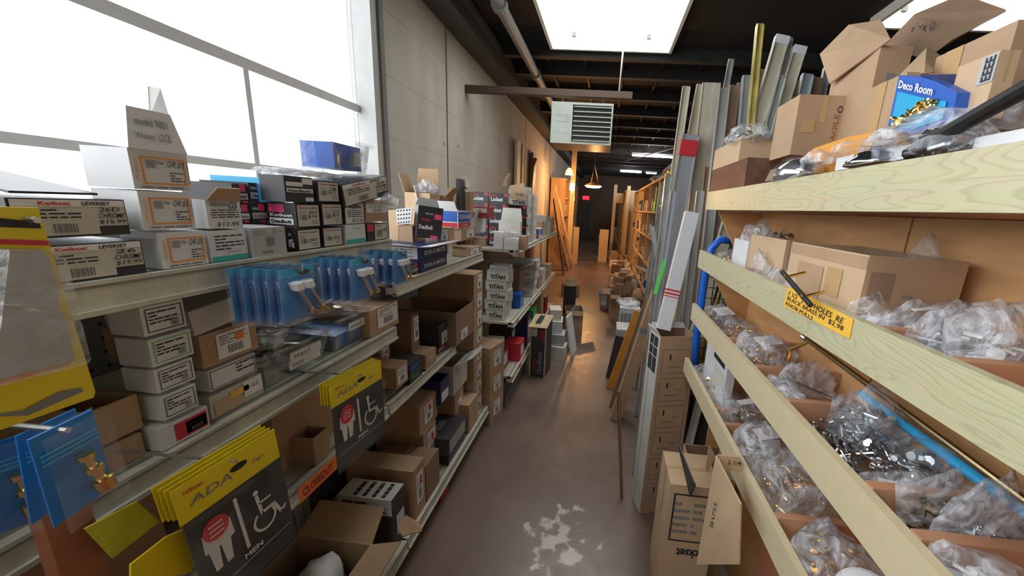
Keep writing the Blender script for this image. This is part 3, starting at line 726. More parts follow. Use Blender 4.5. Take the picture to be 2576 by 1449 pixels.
LB('cardboard_box', 'small brown box with a white label strip under the end of the tilted carton', 919, 502, 974, 558, x=-.735, d=.15, mat='card',
   labels=[('front', .02, .42, .98, .80)])
o = LB('lock_box', 'long black and white leverset carton lying tilted on top of the lock boxes', 862, 440, 978, 495, x=-.73, d=.14, mat='black', items=long_kwik('CHROME', '$15.99', '26'), always_root=True)
o.rotation_euler = Matrix.Rotation(radians(11), 3, 'X').to_euler(); o.rotation_euler = (Matrix.Rotation(radians(11), 3, 'X') @ Matrix.Rotation(pi/2, 3, 'Z')).to_euler()
o.location.z += -.012

# plastic tub and its bag
r = empty('plastic_tub', P_x(815, 438, -.84)); r.rotation_euler = (0, 0, pi/2); tag(r, 'clear plastic tub with a dark blue box inside on top of the lock boxes', 'plastic tub')
r.location.z += .012
w, h_ = .24, .085
m = MB(); vs = []
for (sx, sy, z) in ((.9, .9, 0), (1, 1, 1)):
    vs += [(-w/2*sx, -.07*sy, z*h_), (w/2*sx, -.07*sy, z*h_), (w/2*sx, .07*sy, z*h_), (-w/2*sx, .07*sy, z*h_)]
m.add(vs, [(0, 1, 5, 4), (1, 2, 6, 5), (2, 3, 7, 6), (3, 0, 4, 7), (3, 2, 1, 0)], 'tub_clear'); m.build('container', r)
m = MB(); m.box(-w/2-.008, w/2+.008, -.078, .078, h_, h_+.006, 'blister'); m.box(-w/2-.01, w/2+.01, -.08, -.076, h_-.008, h_+.004, 'blister'); m.build('lid', r)
m = MB(); m.box(-.02, w/2-.018, -.05, .05, .006, h_-.008, 'blue'); m.box(w/2-.05, w/2-.022, -.052, -.05, .02, .06, 'tanwhite')
o = m.build('blue_box', None, r.location, pi/2); tag(o, 'dark blue box inside the clear plastic tub on the lock boxes', 'box')
def crumple(name, label, loc, size, mat='bag', seed=0, peak=.0, sub=3, cat='plastic bag', group=None, contents=None, rz=0, flat=.35, tilt=None, build_parent=None, label_patch=False, clipx=None, clipy=None):
    """a crumpled poly bag: folded, creased surface, flat on its underside, with what is inside it as its own part"""
    rnd = random.Random(seed); off = Vector((rnd.uniform(0, 50), rnd.uniform(0, 50), rnd.uniform(0, 50)))
    bm = bmesh.new(); bmesh.ops.create_icosphere(bm, subdivisions=sub, radius=1)
    ang = rnd.uniform(0, 6.28); pk_ = Vector((cos(ang)*.35, sin(ang)*.35, 1)).normalized()
    for v in bm.verts:
        d = v.co.normalized()
        k = 1+.38*noise.noise(d*1.7+off)+.22*(abs(noise.noise(d*4.1+off))*2-.5)+.10*noise.noise(d*9+off)
        if peak: k += peak*max(0, d.dot(pk_))**10
        co = d*k
        z = co.z
        if z < 0: z *= flat
        v.co = Vector((co.x*size[0]/2, co.y*size[1]/2, (z+flat)*size[2]/2))
        v.co.z = max(0, v.co.z)
        if clipx: v.co.x = min(clipx[1]-loc[0], max(clipx[0]-loc[0], v.co.x))
        if clipy: v.co.y = min(clipy[1]-loc[1], max(clipy[0]-loc[1], v.co.y))
    for f in bm.faces: f.smooth = True
    me = bpy.data.meshes.new(name); bm.to_mesh(me); bm.free(); me.materials.append(MATS[mat])
    if contents or label_patch or build_parent:
        root = empty(name, loc, tilt or (0, 0, rz)); o = bpy.data.objects.new('film', me); COL.objects.link(o); o.parent = root
        if contents:
            hs = list(size)
            if clipx: hs[0] = min(hs[0], 1.7*min(loc[0]-clipx[0], clipx[1]-loc[0]))
            if clipy: hs[1] = min(hs[1], 1.7*min(loc[1]-clipy[0], clipy[1]-loc[1]))
            hardware(root, (max(.02, hs[0]), max(.02, hs[1]), size[2]), contents, seed)
        if label_patch:
            m = MB(); T = Matrix.Translation((0, -.1*size[1], size[2]*.62)) @ Matrix.Rotation(.25, 4, 'X') @ Matrix.Rotation(.3, 4, 'Z')
            m.box(-.2*size[0], .2*size[0], -.12*size[1], .12*size[1], 0, .001, 'paper', T); m.build('label', root)
        o = root
    else:
        o = bpy.data.objects.new(name, me); COL.objects.link(o); o.location = loc; o.rotation_euler = tilt or (0, 0, rz)
    return tag(o, label, cat, group)
def hardware(root, size, kind, seed):
    rnd = random.Random(seed+99); m = MB(); n = 40 if kind != 'screws' else 80
    mat = {'brass': 'brass', 'steel': 'screw', 'screws': 'screw', 'white': 'white', 'mix': 'antique'}[kind]
    for i in range(n):
        a = rnd.uniform(0, 2*pi); rr = rnd.uniform(0, .34); p = Vector((cos(a)*rr*size[0], sin(a)*rr*size[1], rnd.uniform(.12, .42)*size[2]))
        d = Vector((rnd.uniform(-1, 1), rnd.uniform(-1, 1), rnd.uniform(-.35, .35))).normalized()*rnd.uniform(.14, .28)*min(size[0], size[1])
        R = rnd.uniform(.0025, .0045)
        if rnd.random() < .6:
            m.tube([p-d*.5, p+d*.5], R, mat, 6); m.tube([p+d*.5, p+d*.56], R*2.2, mat, 8)
        else:
            T = Matrix.Translation(p) @ Matrix.Rotation(rnd.uniform(0, 3), 4, 'Z') @ Matrix.Rotation(rnd.uniform(-.5, .5), 4, 'X')
            L = rnd.uniform(.008, .016); m.box(-L, L, -L*.5, L*.5, -.0015, .0015, mat, T)
    tag(m.build('hardware', root), None, None, None, 'stuff')

p = P_x(800, 445, -.80)
crumple('plastic_bag', 'clear plastic bag with white parts under the clear tub with the blue box', (p.x-.04, p.y, p.z-.012), (.12, .22, .05), 'bag_dense', 3)
crumple('plastic_bag', 'thin clear plastic bag draped by the tub above the pale blue box', (-.84, P_x(700, 430, -.84).y, P_x(700, 440, -.84).z), (.12, .10, .03), 'bag', 4)
crumple('plastic_bag', 'loose white plastic film hanging off the brown box under the tilted carton', (-.78, 1.235, 1.50), (.14, .13, .12), 'bag', 8)
# small white wedge poking up behind the VIKING carton
m = MB(); m.slab([P_x(541, 440, -.9), P_x(566, 432, -.9), P_x(553, 422, -.9)], .004, 'brownwrap'); 

# ---------------- blister packs hanging on pegs
def blister(w, h, lab=True):
    r = empty('blister_pack')
    m = MB(); m.box(-w/2, w/2, -.001, .001, -h, 0, 'blue_card')
    m.box(-w/2, w/2, -.0015, -.001, -h*.16, 0, 'sky_card')
    m.lathe([(.012, -.0), (.0, .001)], 'plastic_black', 14)
    for i in range(3): m.poly([(-w*.42, -.0022, -h*(.25+.05*i)), (w*.3, -.0022, -h*(.25+.05*i)), (w*.3, -.0022, -h*(.235+.05*i)), (-w*.42, -.0022, -h*(.235+.05*i))], 'sky_card')
    el = [(w*.18+.028*cos(a)*w*6, -.0026, -h*.11+.012*sin(a)*h*6*.7) for a in [k*pi/6 for k in range(12)]]
    m.poly(list(reversed(el)), 'plastic_black'); m.build('backing_card', r)
    m = MB(); m.box(-w/2-.006, w/2+.006, -.014, .003, -h-.006, .004, 'blister'); m.build('blister_shell', r)
    for k in (0, 1):
        m = MB(); x0 = -w*.18+k*.032; z0 = -h*.34; x1, z1 = x0+w*.38, -h*.86
        m.tube([(x0, -.010, z0), (x1, -.010, z1)], .0045, 'steel', 8); m.tube([(x0-.002, -.011, z0+.012), (x0+.003, -.011, z0-.008)], .012, 'white', 10)
        m.tube([(x1, -.010, z1), (x1+.004, -.010, z1-.010)], .008, 'brass', 10); m.build('stop_arm', r)
    return r
proto = None
def hang(n, u0, v0, u1, v1, x, step, labels, group, tw=0.0):
    """a row of packs on one peg, nearest pack in front; corners u0,v0 (top left) and u1,v1 (bottom right) of the nearest"""
    global proto
    a = P_x(u0, v0, x); b = P_x(u1, v1, x); w = b.y-a.y; zt = P_x((u0+u1)/2, v0, x).z; h = zt-P_x((u0+u1)/2, v1, x).z
    if proto is None: proto = blister(.1, .15)
    for i in range(n):
        o = proto if (i == 0 and not proto.get('label')) else copy_tree(proto)
        xx = x-i*step; o.location = (xx, (a.y+b.y)/2-(.004*i), zt if xx > -.708 else min(zt, 1.352)); o.rotation_euler = (0, 0, pi/2+tw+radians(.3*((i % 3)-1))); o.scale = (w/.1, 1, h/.15)
        tag(o, labels[0] if i == 0 else labels[1], 'blister pack', group)
    m = MB(); m.tube([(x+.012, (a.y+b.y)/2, zt-.006), (-1.19, (a.y+b.y)/2, zt-.02)], .0018, 'steel', 6); m.tube([(x+.012, (a.y+b.y)/2, zt-.006), (x+.014, (a.y+b.y)/2, zt+.006)], .0018, 'steel', 6)
    return m.build('peg_hook')
o = hang(5, 697, 672, 800, 802, -.605, .021, ('front blue blister pack with two metal rods, left hanging row below the top shelf', 'blue blister pack hanging behind the front one of the left row'), 'blue blister packs hanging in the left row')
tag(o, 'steel peg hook holding the left row of blue blister packs', 'hook')
o = hang(5, 878, 648, 940, 752, -.605, .022, ('front blue blister pack with two metal rods, middle hanging row', 'blue blister pack hanging behind the front one of the middle row'), 'blue blister packs hanging in the middle row')
tag(o, 'steel peg hook holding the middle row of blue blister packs', 'hook')
o = hang(4, 987, 632, 1026, 712, -.615, .026, ('front blue blister pack with two metal rods, right hanging row by the dark blue cartons', 'blue blister pack hanging behind the front one of the right row'), 'blue blister packs hanging in the right row')
tag(o, 'steel peg hook holding the right row of blue blister packs', 'hook')
m = MB(); q = [P_x(757, 655, -.70), P_x(796, 648, -.70), P_x(822, 708, -.70), P_x(786, 722, -.70)]; m.slab(q, .0015, 'sky_card')
tag(m.build('blue_card'), 'plain bright blue card sticking out behind the left row of blister packs', 'card')
# yellow carded tool at the far left
r = empty('yellow_carded_pack', P_x(150, 515, -.60)); tag(r, 'tall yellow carded pack with a clear grey blister window at the left edge', 'carded pack')
r.location = (0, 0, 0)
C = lambda u, v, x=-.50: P_x(u, v, x)
m = MB(); m.slab([C(-30, 520), C(95, 522), C(133, 640), C(240, 985), C(236, 1000), C(-80, 1110)], .002, 'yellow')
m.slab([C(-30, 600, -.4985), C(122, 606, -.4985), C(124, 618, -.4985), C(-30, 614, -.4985)], .0005, 'red')
m.slab([C(-70, 976, -.4985), C(174, 910, -.4985), C(177, 918, -.4985), C(-70, 988, -.4985)], .0005, 'orange_ink')
m.slab([C(-75, 1050, -.4985), C(60, 1032, -.4985), C(150, 985, -.4985), C(205, 975, -.4985), C(208, 985, -.4985), C(70, 1045, -.4985)], .0005, 'inkgrey')
m.slab([C(-30, 545, -.4985), C(100, 560, -.4985), C(104, 575, -.4985), C(-30, 570, -.4985)], .0005, 'ink')
m.build('card', r)
m = MB(); pts = [C(-30, 625), C(100, 628), C(122, 660), C(142, 740), C(136, 765), C(158, 810), C(182, 900), C(172, 912), C(-70, 968)]
f = [p+Vector((.02, 0, 0)) for p in pts]; k = len(pts)
m.add(list(pts)+f, [tuple(range(k, 2*k))]+[(i, (i+1) % k, (i+1) % k+k, i+k) for i in range(k)], 'bag_grey')
m.slab([p+Vector((.003, 0, 0)) for p in pts], .001, 'greybox')
m.build('blister_window', r)
m = MB(); zz = C(60, 522).z; m.tube([(-.49, C(60, 522).y, zz-.01), (-1.19, C(60, 522).y, zz-.01)], .003, 'steel', 6); tag(m.build('peg_hook'), 'steel peg hook behind the tall yellow carded pack', 'hook')
# blue packs at the bottom left
def blue_pack(c, label, x):
    r = empty('blister_pack'); tag(r, label, 'blister pack', 'blue brass fitting packs at the lower left')
    q = [P_x(u, v, x) for u, v in c]; N = Vector((1, 0, 0))
    m = MB(); m.slab(q, .002, 'blue_card')
    L = lambda a, b: q[0].lerp(q[1], a).lerp(q[3].lerp(q[2], a), b)
    for b in (.20, .25, .30): m.slab([L(.05, b)+N*.004, L(.95, b)+N*.004, L(.95, b+.02)+N*.004, L(.05, b+.02)+N*.004], .0004, 'sky_card')
    m.build('backing_card', r)
    m = MB(); e = .03
    m.slab([L(-e, -e)+N*.02, L(1+e, -e)+N*.02, L(1+e, 1+e)+N*.02, L(-e, 1+e)+N*.02], .001, 'blister'); m.build('blister_shell', r)
    m = MB(); a, b = L(.55, .36)+N*.012, L(.75, .86)+N*.012
    m.tube([a.lerp(b, t) for t in (0, .12, .14, .34, .36, .5, .52, .72, .74, 1)], [.007, .007, .004, .004, .0075, .0075, .0045, .0045, .009, .009], 'brass', 12); m.build('brass_bolt', r)
    return r
blue_pack([(70, 1108), (232, 1030), (285, 1222), (138, 1328)], 'front blue pack with a brass fitting at the lower left corner', -.55)
blue_pack([(40, 1098), (190, 1028), (240, 1210), (80, 1320)], 'blue pack behind the front blue brass fitting pack at the lower left', -.60)
blue_pack([(-60, 1130), (60, 1090), (110, 1300), (-40, 1360)], 'blue pack in shade at the extreme lower left', -.64)
m = MB(); q = P_x(150, 1080, -.55); m.tube([(-.54, q.y, q.z), (-1.19, q.y, q.z-.01)], .003, 'steel', 6); tag(m.build('peg_hook'), 'steel peg hook holding the blue brass fitting packs', 'hook')

# ---------------- second shelf
wb = lambda c, n: [('front', 'frame', .08, .10, .93, .90, .03, c), ('front', 'lines', .14, .35, .8, .82, 4, 'ink'), ('front', 'bars', .62, .18, .8, .45)]
z = ZA2
seq = [(401, 500, 978, 1042, 'navy', 'lowest'), (386, 492, 912, 974, 'navy', 'second from bottom'), (372, 487, 838, 910, 'green', 'green lined second from top'), (352, 468, 760, 836, 'navy', 'topmost')]
stk = []
base_z = None
o = LB('lock_box', 'white box with red panel and yellow sticker at the bottom of the white stack', 398, 1045, 534, 1135, x=-.735, d=.10, z=ZA2, mat='white',
   items=[('front', 'rect', .28, .12, .96, .86, 'red'), ('front', 'rect', .50, .20, .94, .74, 'yellow'), ('front', 'bars', .6, .27, .84, .45), ('front', 'text', .56, .52, .88, .62, '$4.95', 'ink')])
for (u0, u1, vt, vb, c, nm) in seq:
    LB('lock_box', 'white end labelled box, %s of the red panel stack' % nm, u0, vt, u1, vb, x=-.735, d=.06, mat='white', items=wb(c, nm), group='white boxes stacked on the second shelf')
o = LB('white_box', 'grey white long box lid resting on a brown labelled box', 478, 752, 650, 815, x=-.755, d=.18, mat='offwhite', always_root=True)
o.rotation_euler = (Matrix.Rotation(radians(6), 3, 'X') @ Matrix.Rotation(pi/2, 3, 'Z')).to_euler()
LB('cardboard_box', 'brown box with a white shipping label and orange sticker under the grey white lid', 500, 822, 650, 905, x=-.75, d=.2, mat='card', labels=[('front', .25, .12, .85, .9, 'orange_sticker')])
LB('white_box', 'flat white box with paper slips under the brown box with the orange sticker', 520, 908, 648, 962, x=-.75, d=.18, mat='white', items=[('front', 'lines', .55, .4, .95, .9, 3, 'ink'), ('front', 'frame', .02, .05, .98, .95, .06, 'inkgrey')])
LB('cardboard_box', 'low open tray with a manila card and papers beside the red panel box', 525, 965, 668, 1058, x=-.75, d=.18, z=ZA2, mat='tanwhite', items=[('front', 'rect', .06, .06, .55, .7, 'card_light', 1), ('front', 'rect', .35, .55, .7, .8, 'sticky', 2), ('front', 'rect', .6, .25, .98, .98, 'paper', 2), ('front', 'scrawl', .64, .6, .9, .75, 'B-22')])
LB('cardboard_box', 'large brown open box on the second shelf behind the blue packs, upper of two', 215, 1010, 360, 1108, x=-.76, d=.25, mat='card', open_=True)
LB('cardboard_box', 'large brown box on the second shelf behind the blue packs, lower of two', 240, 1110, 372, 1195, x=-.755, d=.25, z=ZA2, mat='card')
# tubs
def tub(label, u0, vt, u1, vb, z, mat, fill, x=-.74, d=.2, labels_=2, tint=None):
    y0, y1, z0, z1 = on_left(u0, vt, u1, vb, x, z); w = y1-y0; h = z1-z0
    r = empty('plastic_tub', (x, (y0+y1)/2, z0), (0, 0, pi/2)); tag(r, label, 'plastic tub')
    m = MB(); t = .82
    lo = [(-w/2*t, .02, 0), (w/2*t, .02, 0), (w/2*t, d-.02, 0), (-w/2*t, d-.02, 0)]; hi = [(-w/2, 0, h), (w/2, 0, h), (w/2, d, h), (-w/2, d, h)]
    m.add(lo+hi, [(3, 2, 1, 0), (0, 1, 5, 4), (1, 2, 6, 5), (2, 3, 7, 6), (3, 0, 4, 7)], mat); con = m.build('container', r)
    m = MB(); m.tube([(-w/2, 0, h), (w/2, 0, h), (w/2, d, h), (-w/2, d, h), (-w/2, 0, h)], .005, mat, 8); m.build('rim', r)
    if tint:
        m = MB(); q = .5; k = t+(1-t)*q
        m.add([(-w/2*t+.003, .023, .003), (w/2*t-.003, .023, .003), (w/2*t-.003, d-.023, .003), (-w/2*t+.003, d-.023, .003), (-w/2*k+.003, .02*(1-q)+.004, h*q), (w/2*k-.003, .02*(1-q)+.004, h*q), (w/2*k-.003, d-.02, h*q), (-w/2*k+.003, d-.02, h*q)],
              [(3, 2, 1, 0), (4, 5, 6, 7), (0, 1, 5, 4), (1, 2, 6, 5), (2, 3, 7, 6), (3, 0, 4, 7)], tint); m.build('blue_contents', r)
    for i in range(labels_):
        m = MB(); zz = h*(.62-.28*i); m.box(-w*.12, w*.36, -.002+.02*(1-zz/h), 0+.02*(1-zz/h), zz-.012, zz+.012, 'paper'); 
        m.text('3/4 BOLT' if i == 0 else 'EACH', (-w*.08, -.003+.02*(1-zz/h), zz-.006), (1, 0, 0), (0, 0, 1), .010, 'inkgrey'); m.build('label', con)
    if fill:
        rnd = random.Random(3); m = MB()
        for i in range(40):
            p = Vector((rnd.uniform(-.36, .36)*w, rnd.uniform(.04, d-.04), rnd.uniform(.28, .9)*h)); dd = Vector((rnd.uniform(-1, 1), rnd.uniform(-1, 1), rnd.uniform(-.6, .6))).normalized()*.02
            m.tube([p-dd, p+dd], rnd.uniform(.003, .008), rnd.choice(fill), 6)
        tag(m.build('contents', r), None, None, None, 'stuff')
    return r
tub('clear grey plastic tub with two paper labels and loose hardware', 662, 865, 838, 975, ZA2+.0, 'tub_clear', ['softblack', 'greywrap', 'bag_grey', 'screw'], x=-.745, d=.2)
tub('clear plastic tub half filled with blue, beside the small brown labelled box', 846, 792, 935, 880, ZA2, 'tub_clear', None, x=-.745, d=.2, labels_=1, tint='blue_tub')
crumple('plastic_bag', 'grey plastic bag of black hardware spilling over the two clear tubs', (-.82, 1.0, 1.20), (.2, .16, .07), 'bag_grey', 12, contents='mix')
crumple('plastic_bag', 'crumpled clear bag on the clear tub under the left blister packs', (-.83, .78, 1.18), (.2, .2, .09), 'bag_grey', 13, contents='steel')
LB('cardboard_box', 'small brown box with a white shipping label at the end of the second shelf', 928, 768, 1003, 835, x=-.735, d=.2, z=ZA2, mat='card', labels=[('front', .25, .2, .95, .95)])
LB('cardboard_box', 'dark brown box with a small label just behind the end of the second shelf', 1005, 770, 1050, 850, x=-.80, d=.2, z=.99, mat='card_dark', labels=[('front', .5, .4, .95, .9)], rz=pi/2) if 0 else None

# ---------------- accessible restroom sign packs
def ada(c, label, x, n, men=True):
    q = [Vector(P_x(u, v, x)) for u, v in c]
    r = empty('restroom_sign_pack'); tag(r, label, 'sign pack', 'carded restroom signs hanging below the second shelf')
    S = (q[1]-q[0]); w = S.length; S.normalize(); T = (q[0]-q[3]); h = T.length; T.normalize(); N = S.cross(T).normalized(); O = q[3]
    def Pt(a, b, k=0): return O+S*a*w+T*b*h+N*k
    m = MB(); m.slab([Pt(0, .755), Pt(1, .755), Pt(1, 1), Pt(0, 1)], .001, 'yellow')
    for i in range(1, 4): m.slab([Pt(0-.01*i, .80, -.006*i), Pt(1-.012*i, .80, -.006*i), Pt(1-.012*i, 1+.012*i, -.006*i), Pt(-.01*i, 1+.012*i, -.006*i)], .0012, 'yellow')
    m.text('ADA', Pt(.10, .84, .0016), S, T, .055*h, 'inkgrey', w=.38*w, sk=.3); m.text('Sign', Pt(.68, .84, .0016), S, T, .035*h, 'inkgrey', w=.14*w, sk=.3)
    m.text('Hillman', Pt(.08, .93, .0016), S, T, .03*h, 'red', w=.16*w)
    hx = [Pt(.56+.09*cos(a), .895+.025*sin(a), .0018) for a in [k*pi/6 for k in range(12)]]; m.poly(hx, 'plastic_black')
    m.build('header_card', r)
    m = MB(); m.slab([Pt(.01, 0), Pt(.99, 0), Pt(.99, .755), Pt(.01, .755)], .003, 'sign_black')
    k = .0038
    # bar between the two figures
    m.poly([Pt(.44, .27, k), Pt(.475, .27, k), Pt(.455, .70, k), Pt(.42, .70, k)], 'white')
    # standing man
    m.poly([Pt(.14, .30, k), Pt(.20, .30, k), Pt(.215, .46, k), Pt(.23, .46, k), Pt(.245, .30, k), Pt(.305, .30, k), Pt(.325, .46, k), Pt(.37, .47, k), Pt(.36, .60, k), Pt(.31, .62, k), Pt(.15, .62, k), Pt(.10, .60, k), Pt(.09, .47, k), Pt(.12, .46, k)], 'white')
    cir = lambda cx, cy, rx, ry, k_, a0=0, a1=2*pi, n_=20: [Pt(cx+rx*cos(a0+(a1-a0)*i/n_), cy+ry*sin(a0+(a1-a0)*i/n_), k_) for i in range(n_)]
    ar = w/h
    m.poly(cir(.225, .60, .12, .12*ar, .0046), 'red'); 
    for i in range(3): m.poly([Pt(.16, .625-.035*i, .005), Pt(.29, .625-.035*i, .005), Pt(.29, .635-.035*i, .005), Pt(.16, .635-.035*i, .005)], 'paper')
    # wheelchair
    R1 = .135
    a0, a1 = radians(125), radians(395)
    nn = 24
    for i in range(nn):
        b0 = a0+(a1-a0)*i/nn-pi*.0; b1 = a0+(a1-a0)*(i+1)/nn
        f = lambda a, rr: Pt(.68+rr*cos(a), .38+rr*ar*sin(a), k)
        m.poly([f(b0, R1-.028), f(b0, R1), f(b1, R1), f(b1, R1-.028)], 'white')
    m.poly(cir(.64, .625, .03, .03*ar, k), 'white')
    m.poly([Pt(.62, .60, k), Pt(.66, .60, k), Pt(.68, .43, k), Pt(.645, .43, k)], 'white')
    m.poly([Pt(.65, .52, k), Pt(.79, .52, k), Pt(.79, .535, k), Pt(.65, .535, k)], 'white')
    m.poly([Pt(.66, .43, k), Pt(.81, .43, k), Pt(.81, .455, k), Pt(.66, .455, k)], 'white')
    m.poly([Pt(.79, .43, k), Pt(.82, .455, k), Pt(.89, .33, k), Pt(.86, .315, k)], 'white'); m.poly([Pt(.86, .315, k), Pt(.94, .35, k), Pt(.93, .37, k), Pt(.86, .34, k)], 'white')
    m.poly([Pt(.05, .17, k), Pt(.95, .17, k), Pt(.95, .175, k), Pt(.05, .175, k)], 'white')
    m.text('MEN', Pt(.40, .20, k), S, T, .04*h, 'white', w=.2*w)
    m.build('sign_plate', r)
    m = MB(); m.slab([Pt(-.02, -.02, .007), Pt(1.02, -.02, .007), Pt(1.02, .76, .007), Pt(-.02, .76, .007)], .0008, 'sleeve'); m.build('plastic_sleeve', r)
    mid = Pt(.5, .97); m = MB(); m.tube([mid+Vector((.012, 0, 0)), Vector((-1.19, mid.y+.0, mid.z-.02))], .0025, 'steel', 6)
    tag(m.build('peg_hook'), 'steel peg hook holding the '+('near' if n else 'far')+' restroom sign pack', 'hook')
ada([(425, 1240), (688, 1078), (742, 1390), (530, 1560)], 'large near yellow headed ADA restroom sign pack at the bottom of the picture', -.56, 1)
ada([(827, 975), (957, 906), (970, 1078), (848, 1188)], 'farther yellow headed ADA men restroom sign pack below the clear tubs', -.60, 0)
m = MB(); m.slab([P_x(215, 1330, -.60), P_x(345, 1262, -.60), P_x(402, 1312, -.60), P_x(285, 1404, -.60)], .003, 'yellowgreen'); tag(m.build('yellow_card'), 'dull yellow green card jutting out at the bottom left', 'card')
m = MB(); m.slab([P_x(330, 1420, -.58), P_x(420, 1350, -.58), P_x(480, 1325, -.58), P_x(485, 1440, -.58), P_x(330, 1470, -.58)], .003, 'yellow'); tag(m.build('yellow_card'), 'bright yellow card at the left of the near ADA sign pack', 'card')
m = MB(); q = P_x(195, 1370, -.62); m.box(-.64, -.62, q.y-.02, q.y+.02, .6, q.z+.06, 'redbrown'); tag(m.build('wooden_stake'), 'brown wooden upright at the bottom left under the blue packs', 'upright')
# ============================================================ MIDDLE LEFT RACK
def dom(): return [('front', 'rect', .80, 0, 1, 1, 'white', 1), ('front', 'rect', 0, 0, .80, .05, 'ink'), ('front', 'text', .10, .32, .74, .66, 'DOR-O-MATIC', 'white')]
LB('closer_box', 'dark blue white lettered door closer carton, lower of the two on the middle rack', 1057, 645, 1137, 680, x=-.735, d=.20, z=1.25, mat='navy', items=dom(), group='dark blue door closer cartons')
LB('closer_box', 'dark blue white lettered door closer carton, upper one, with white end label', 1057, 612, 1138, 645, x=-.735, d=.20, mat='navy', items=dom()+[('left', 'rect', .06, .08, .94, .9, 'white', 1), ('left', 'text', .25, .68, .8, .8, 'Dor-O-Matic', 'ink'), ('left', 'lines', .15, .2, .85, .6, 3)],
   flaps=[('left', .05, 12, 'white'), ('front', .045, 5, 'white'), ('right', .05, 10, 'offwhite')], group='dark blue door closer cartons')
LB('lock_box', 'small pink and black lock box tucked before the lower dark blue door closer carton', 1035, 660, 1053, 697, x=-.745, d=.12, z=1.25, mat='softblack', items=pk('Bolt'))
o = FB('lock_box', 'tilted black Deadbolt box with open top standing on the dark blue door closer cartons', 1037, 525, 1096, 598, 1.62, d=.07, z=P_x(1080, 612, -.78).z+.012, mat='black', open_=True,
   items=[('front', 'text', .06, .28, .62, .42, 'Deadbolt', 'white'), ('front', 'rect', .66, .62, .95, .78, 'pink'), ('front', 'text', .15, .55, .5, .62, 'Kwikset', 'red'), ('front', 'rect', .55, .0, .85, .10, 'pink'), ('front', 'text', .3, .75, .6, .8, 'BRASS', 'white')],
   flaps=[('back', .035, 80, 'greybox')])
o.rotation_euler = (0, radians(6), radians(38)); o.location.x += .02; o.location.z += .012
FB('cardboard_box', 'small brown labelled box beside the tilted black Deadbolt box', 1099, 571, 1130, 600, 1.74, d=.06, z=P_x(1110, 614, -.78).z+.012, mat='card', labels=[('front', .35, .15, .9, .85)])
zlow = 1.25
LB('cardboard_box', 'brown box with a white label, lower of the pair under the blue and red carton', 1176, 622, 1211, 652, x=-.735, d=.18, z=1.25, mat='card', labels=[('front', .2, .1, .75, .9)], group='brown labelled boxes under the blue and red carton')
LB('cardboard_box', 'brown box with a white label, upper of the pair under the blue and red carton', 1160, 573, 1196, 618, x=-.735, d=.16, z=1.25+.092, mat='card', labels=[('front', .35, .2, .85, .9)], group='brown labelled boxes under the blue and red carton')
LB('lock_box', 'blue white and red lock carton with its white top flap raised', 1152, 531, 1185, 573, x=-.745, d=.20, mat='white', open_=True,
   items=[('front', 'rect', .04, .36, .96, .98, 'blue'), ('front', 'text', .08, .55, .92, .80, 'SCHLAGE', 'white'), ('front', 'rect', .04, .03, .96, .32, 'red'), ('front', 'text', .3, .1, .7, .24, 'ROMA', 'white'),
          ('left', 'rect', .30, .38, .98, .98, 'blue'), ('left', 'rect', .30, .03, .98, .32, 'red'), ('left', 'rect', .04, .2, .45, .75, 'white', 1), ('left', 'lines', .08, .25, .4, .7, 4)],
   flaps=[('back', .12, 75, 'white'), ('left', .05, 70, 'white')])
LB('cardboard_box', 'brown box lying open beside the brown labelled pair, seen end on', 1198, 572, 1222, 610, x=-.79, d=.18, z=1.30, mat='card', open_=True) if 0 else None
LB('white_box', 'white carton with a tall open flap right of the blue and red carton', 1190, 548, 1222, 590, x=-.80, d=.18, z=1.35, mat='white', open_=True, flaps=[('front', .06, 75, 'white')])
LB('cardboard_box', 'brown box under the white carton with the tall open flap', 1190, 600, 1222, 645, x=-.81, d=.2, z=1.25, mat='card')
# behind, toward the wall
def back_box(label, u0, vt, u1, vb, y, d, z, mat='card', **k): return FB('cardboard_box', label, u0, vt, u1, vb, y, d=d, z=z, mat=mat, **k)
pz = 1.25
back_box('pinkish brown box behind the white perforated panel', 978, 528, 1002, 620, 1.62, .1, 1.25, 'card_light')
m = MB(); a, b_, c, d_ = P_y(999, 566, 1.60), P_y(1034, 562, 1.60), P_y(1038, 522, 1.60), P_y(996, 526, 1.60)
m.slab([a, b_, c, d_], -.004, 'white')
for i in range(5):
    for j in range(4):
        p = a.lerp(b_, .12+.18*i).lerp(d_.lerp(c, .12+.18*i), .12+.25*j)+Vector((0, -.0006, 0)); m.poly([p+Vector((-.003, 0, -.003)), p+Vector((.003, 0, -.003)), p+Vector((.003, 0, .003)), p+Vector((-.003, 0, .003))], 'peghole')
tag(m.build('perforated_panel'), 'white perforated panel standing behind the dark blue door closer cartons', 'panel')
back_box('brown box carrying the white perforated panel', 1003, 567, 1038, 610, 1.61, .12, 1.25, 'card')
back_box('open brown box with tall flap against the concrete wall', 1018, 484, 1082, 530, 1.92, .12, 1.25, 'card_light', open_=True, flaps=[('back', .13, 85, 'card'), ('left', .10, 70, 'card')])
crumple('plastic_bag', 'clear crumpled bag in the open brown box by the wall', P_y(1077, 490, 1.98), (.12, .1, .1), 'bag_dense', 21)
back_box('brown box with leaning flaps right of the open box by the wall', 1085, 490, 1122, 530, 2.06, .1, 1.25, 'card', open_=True, flaps=[('left', .09, 70, 'card_light'), ('right', .06, 50, 'card')])
back_box('plain brown box behind the flap of the blue and red carton', 1124, 474, 1150, 530, 2.2, .05, 1.25, 'card')
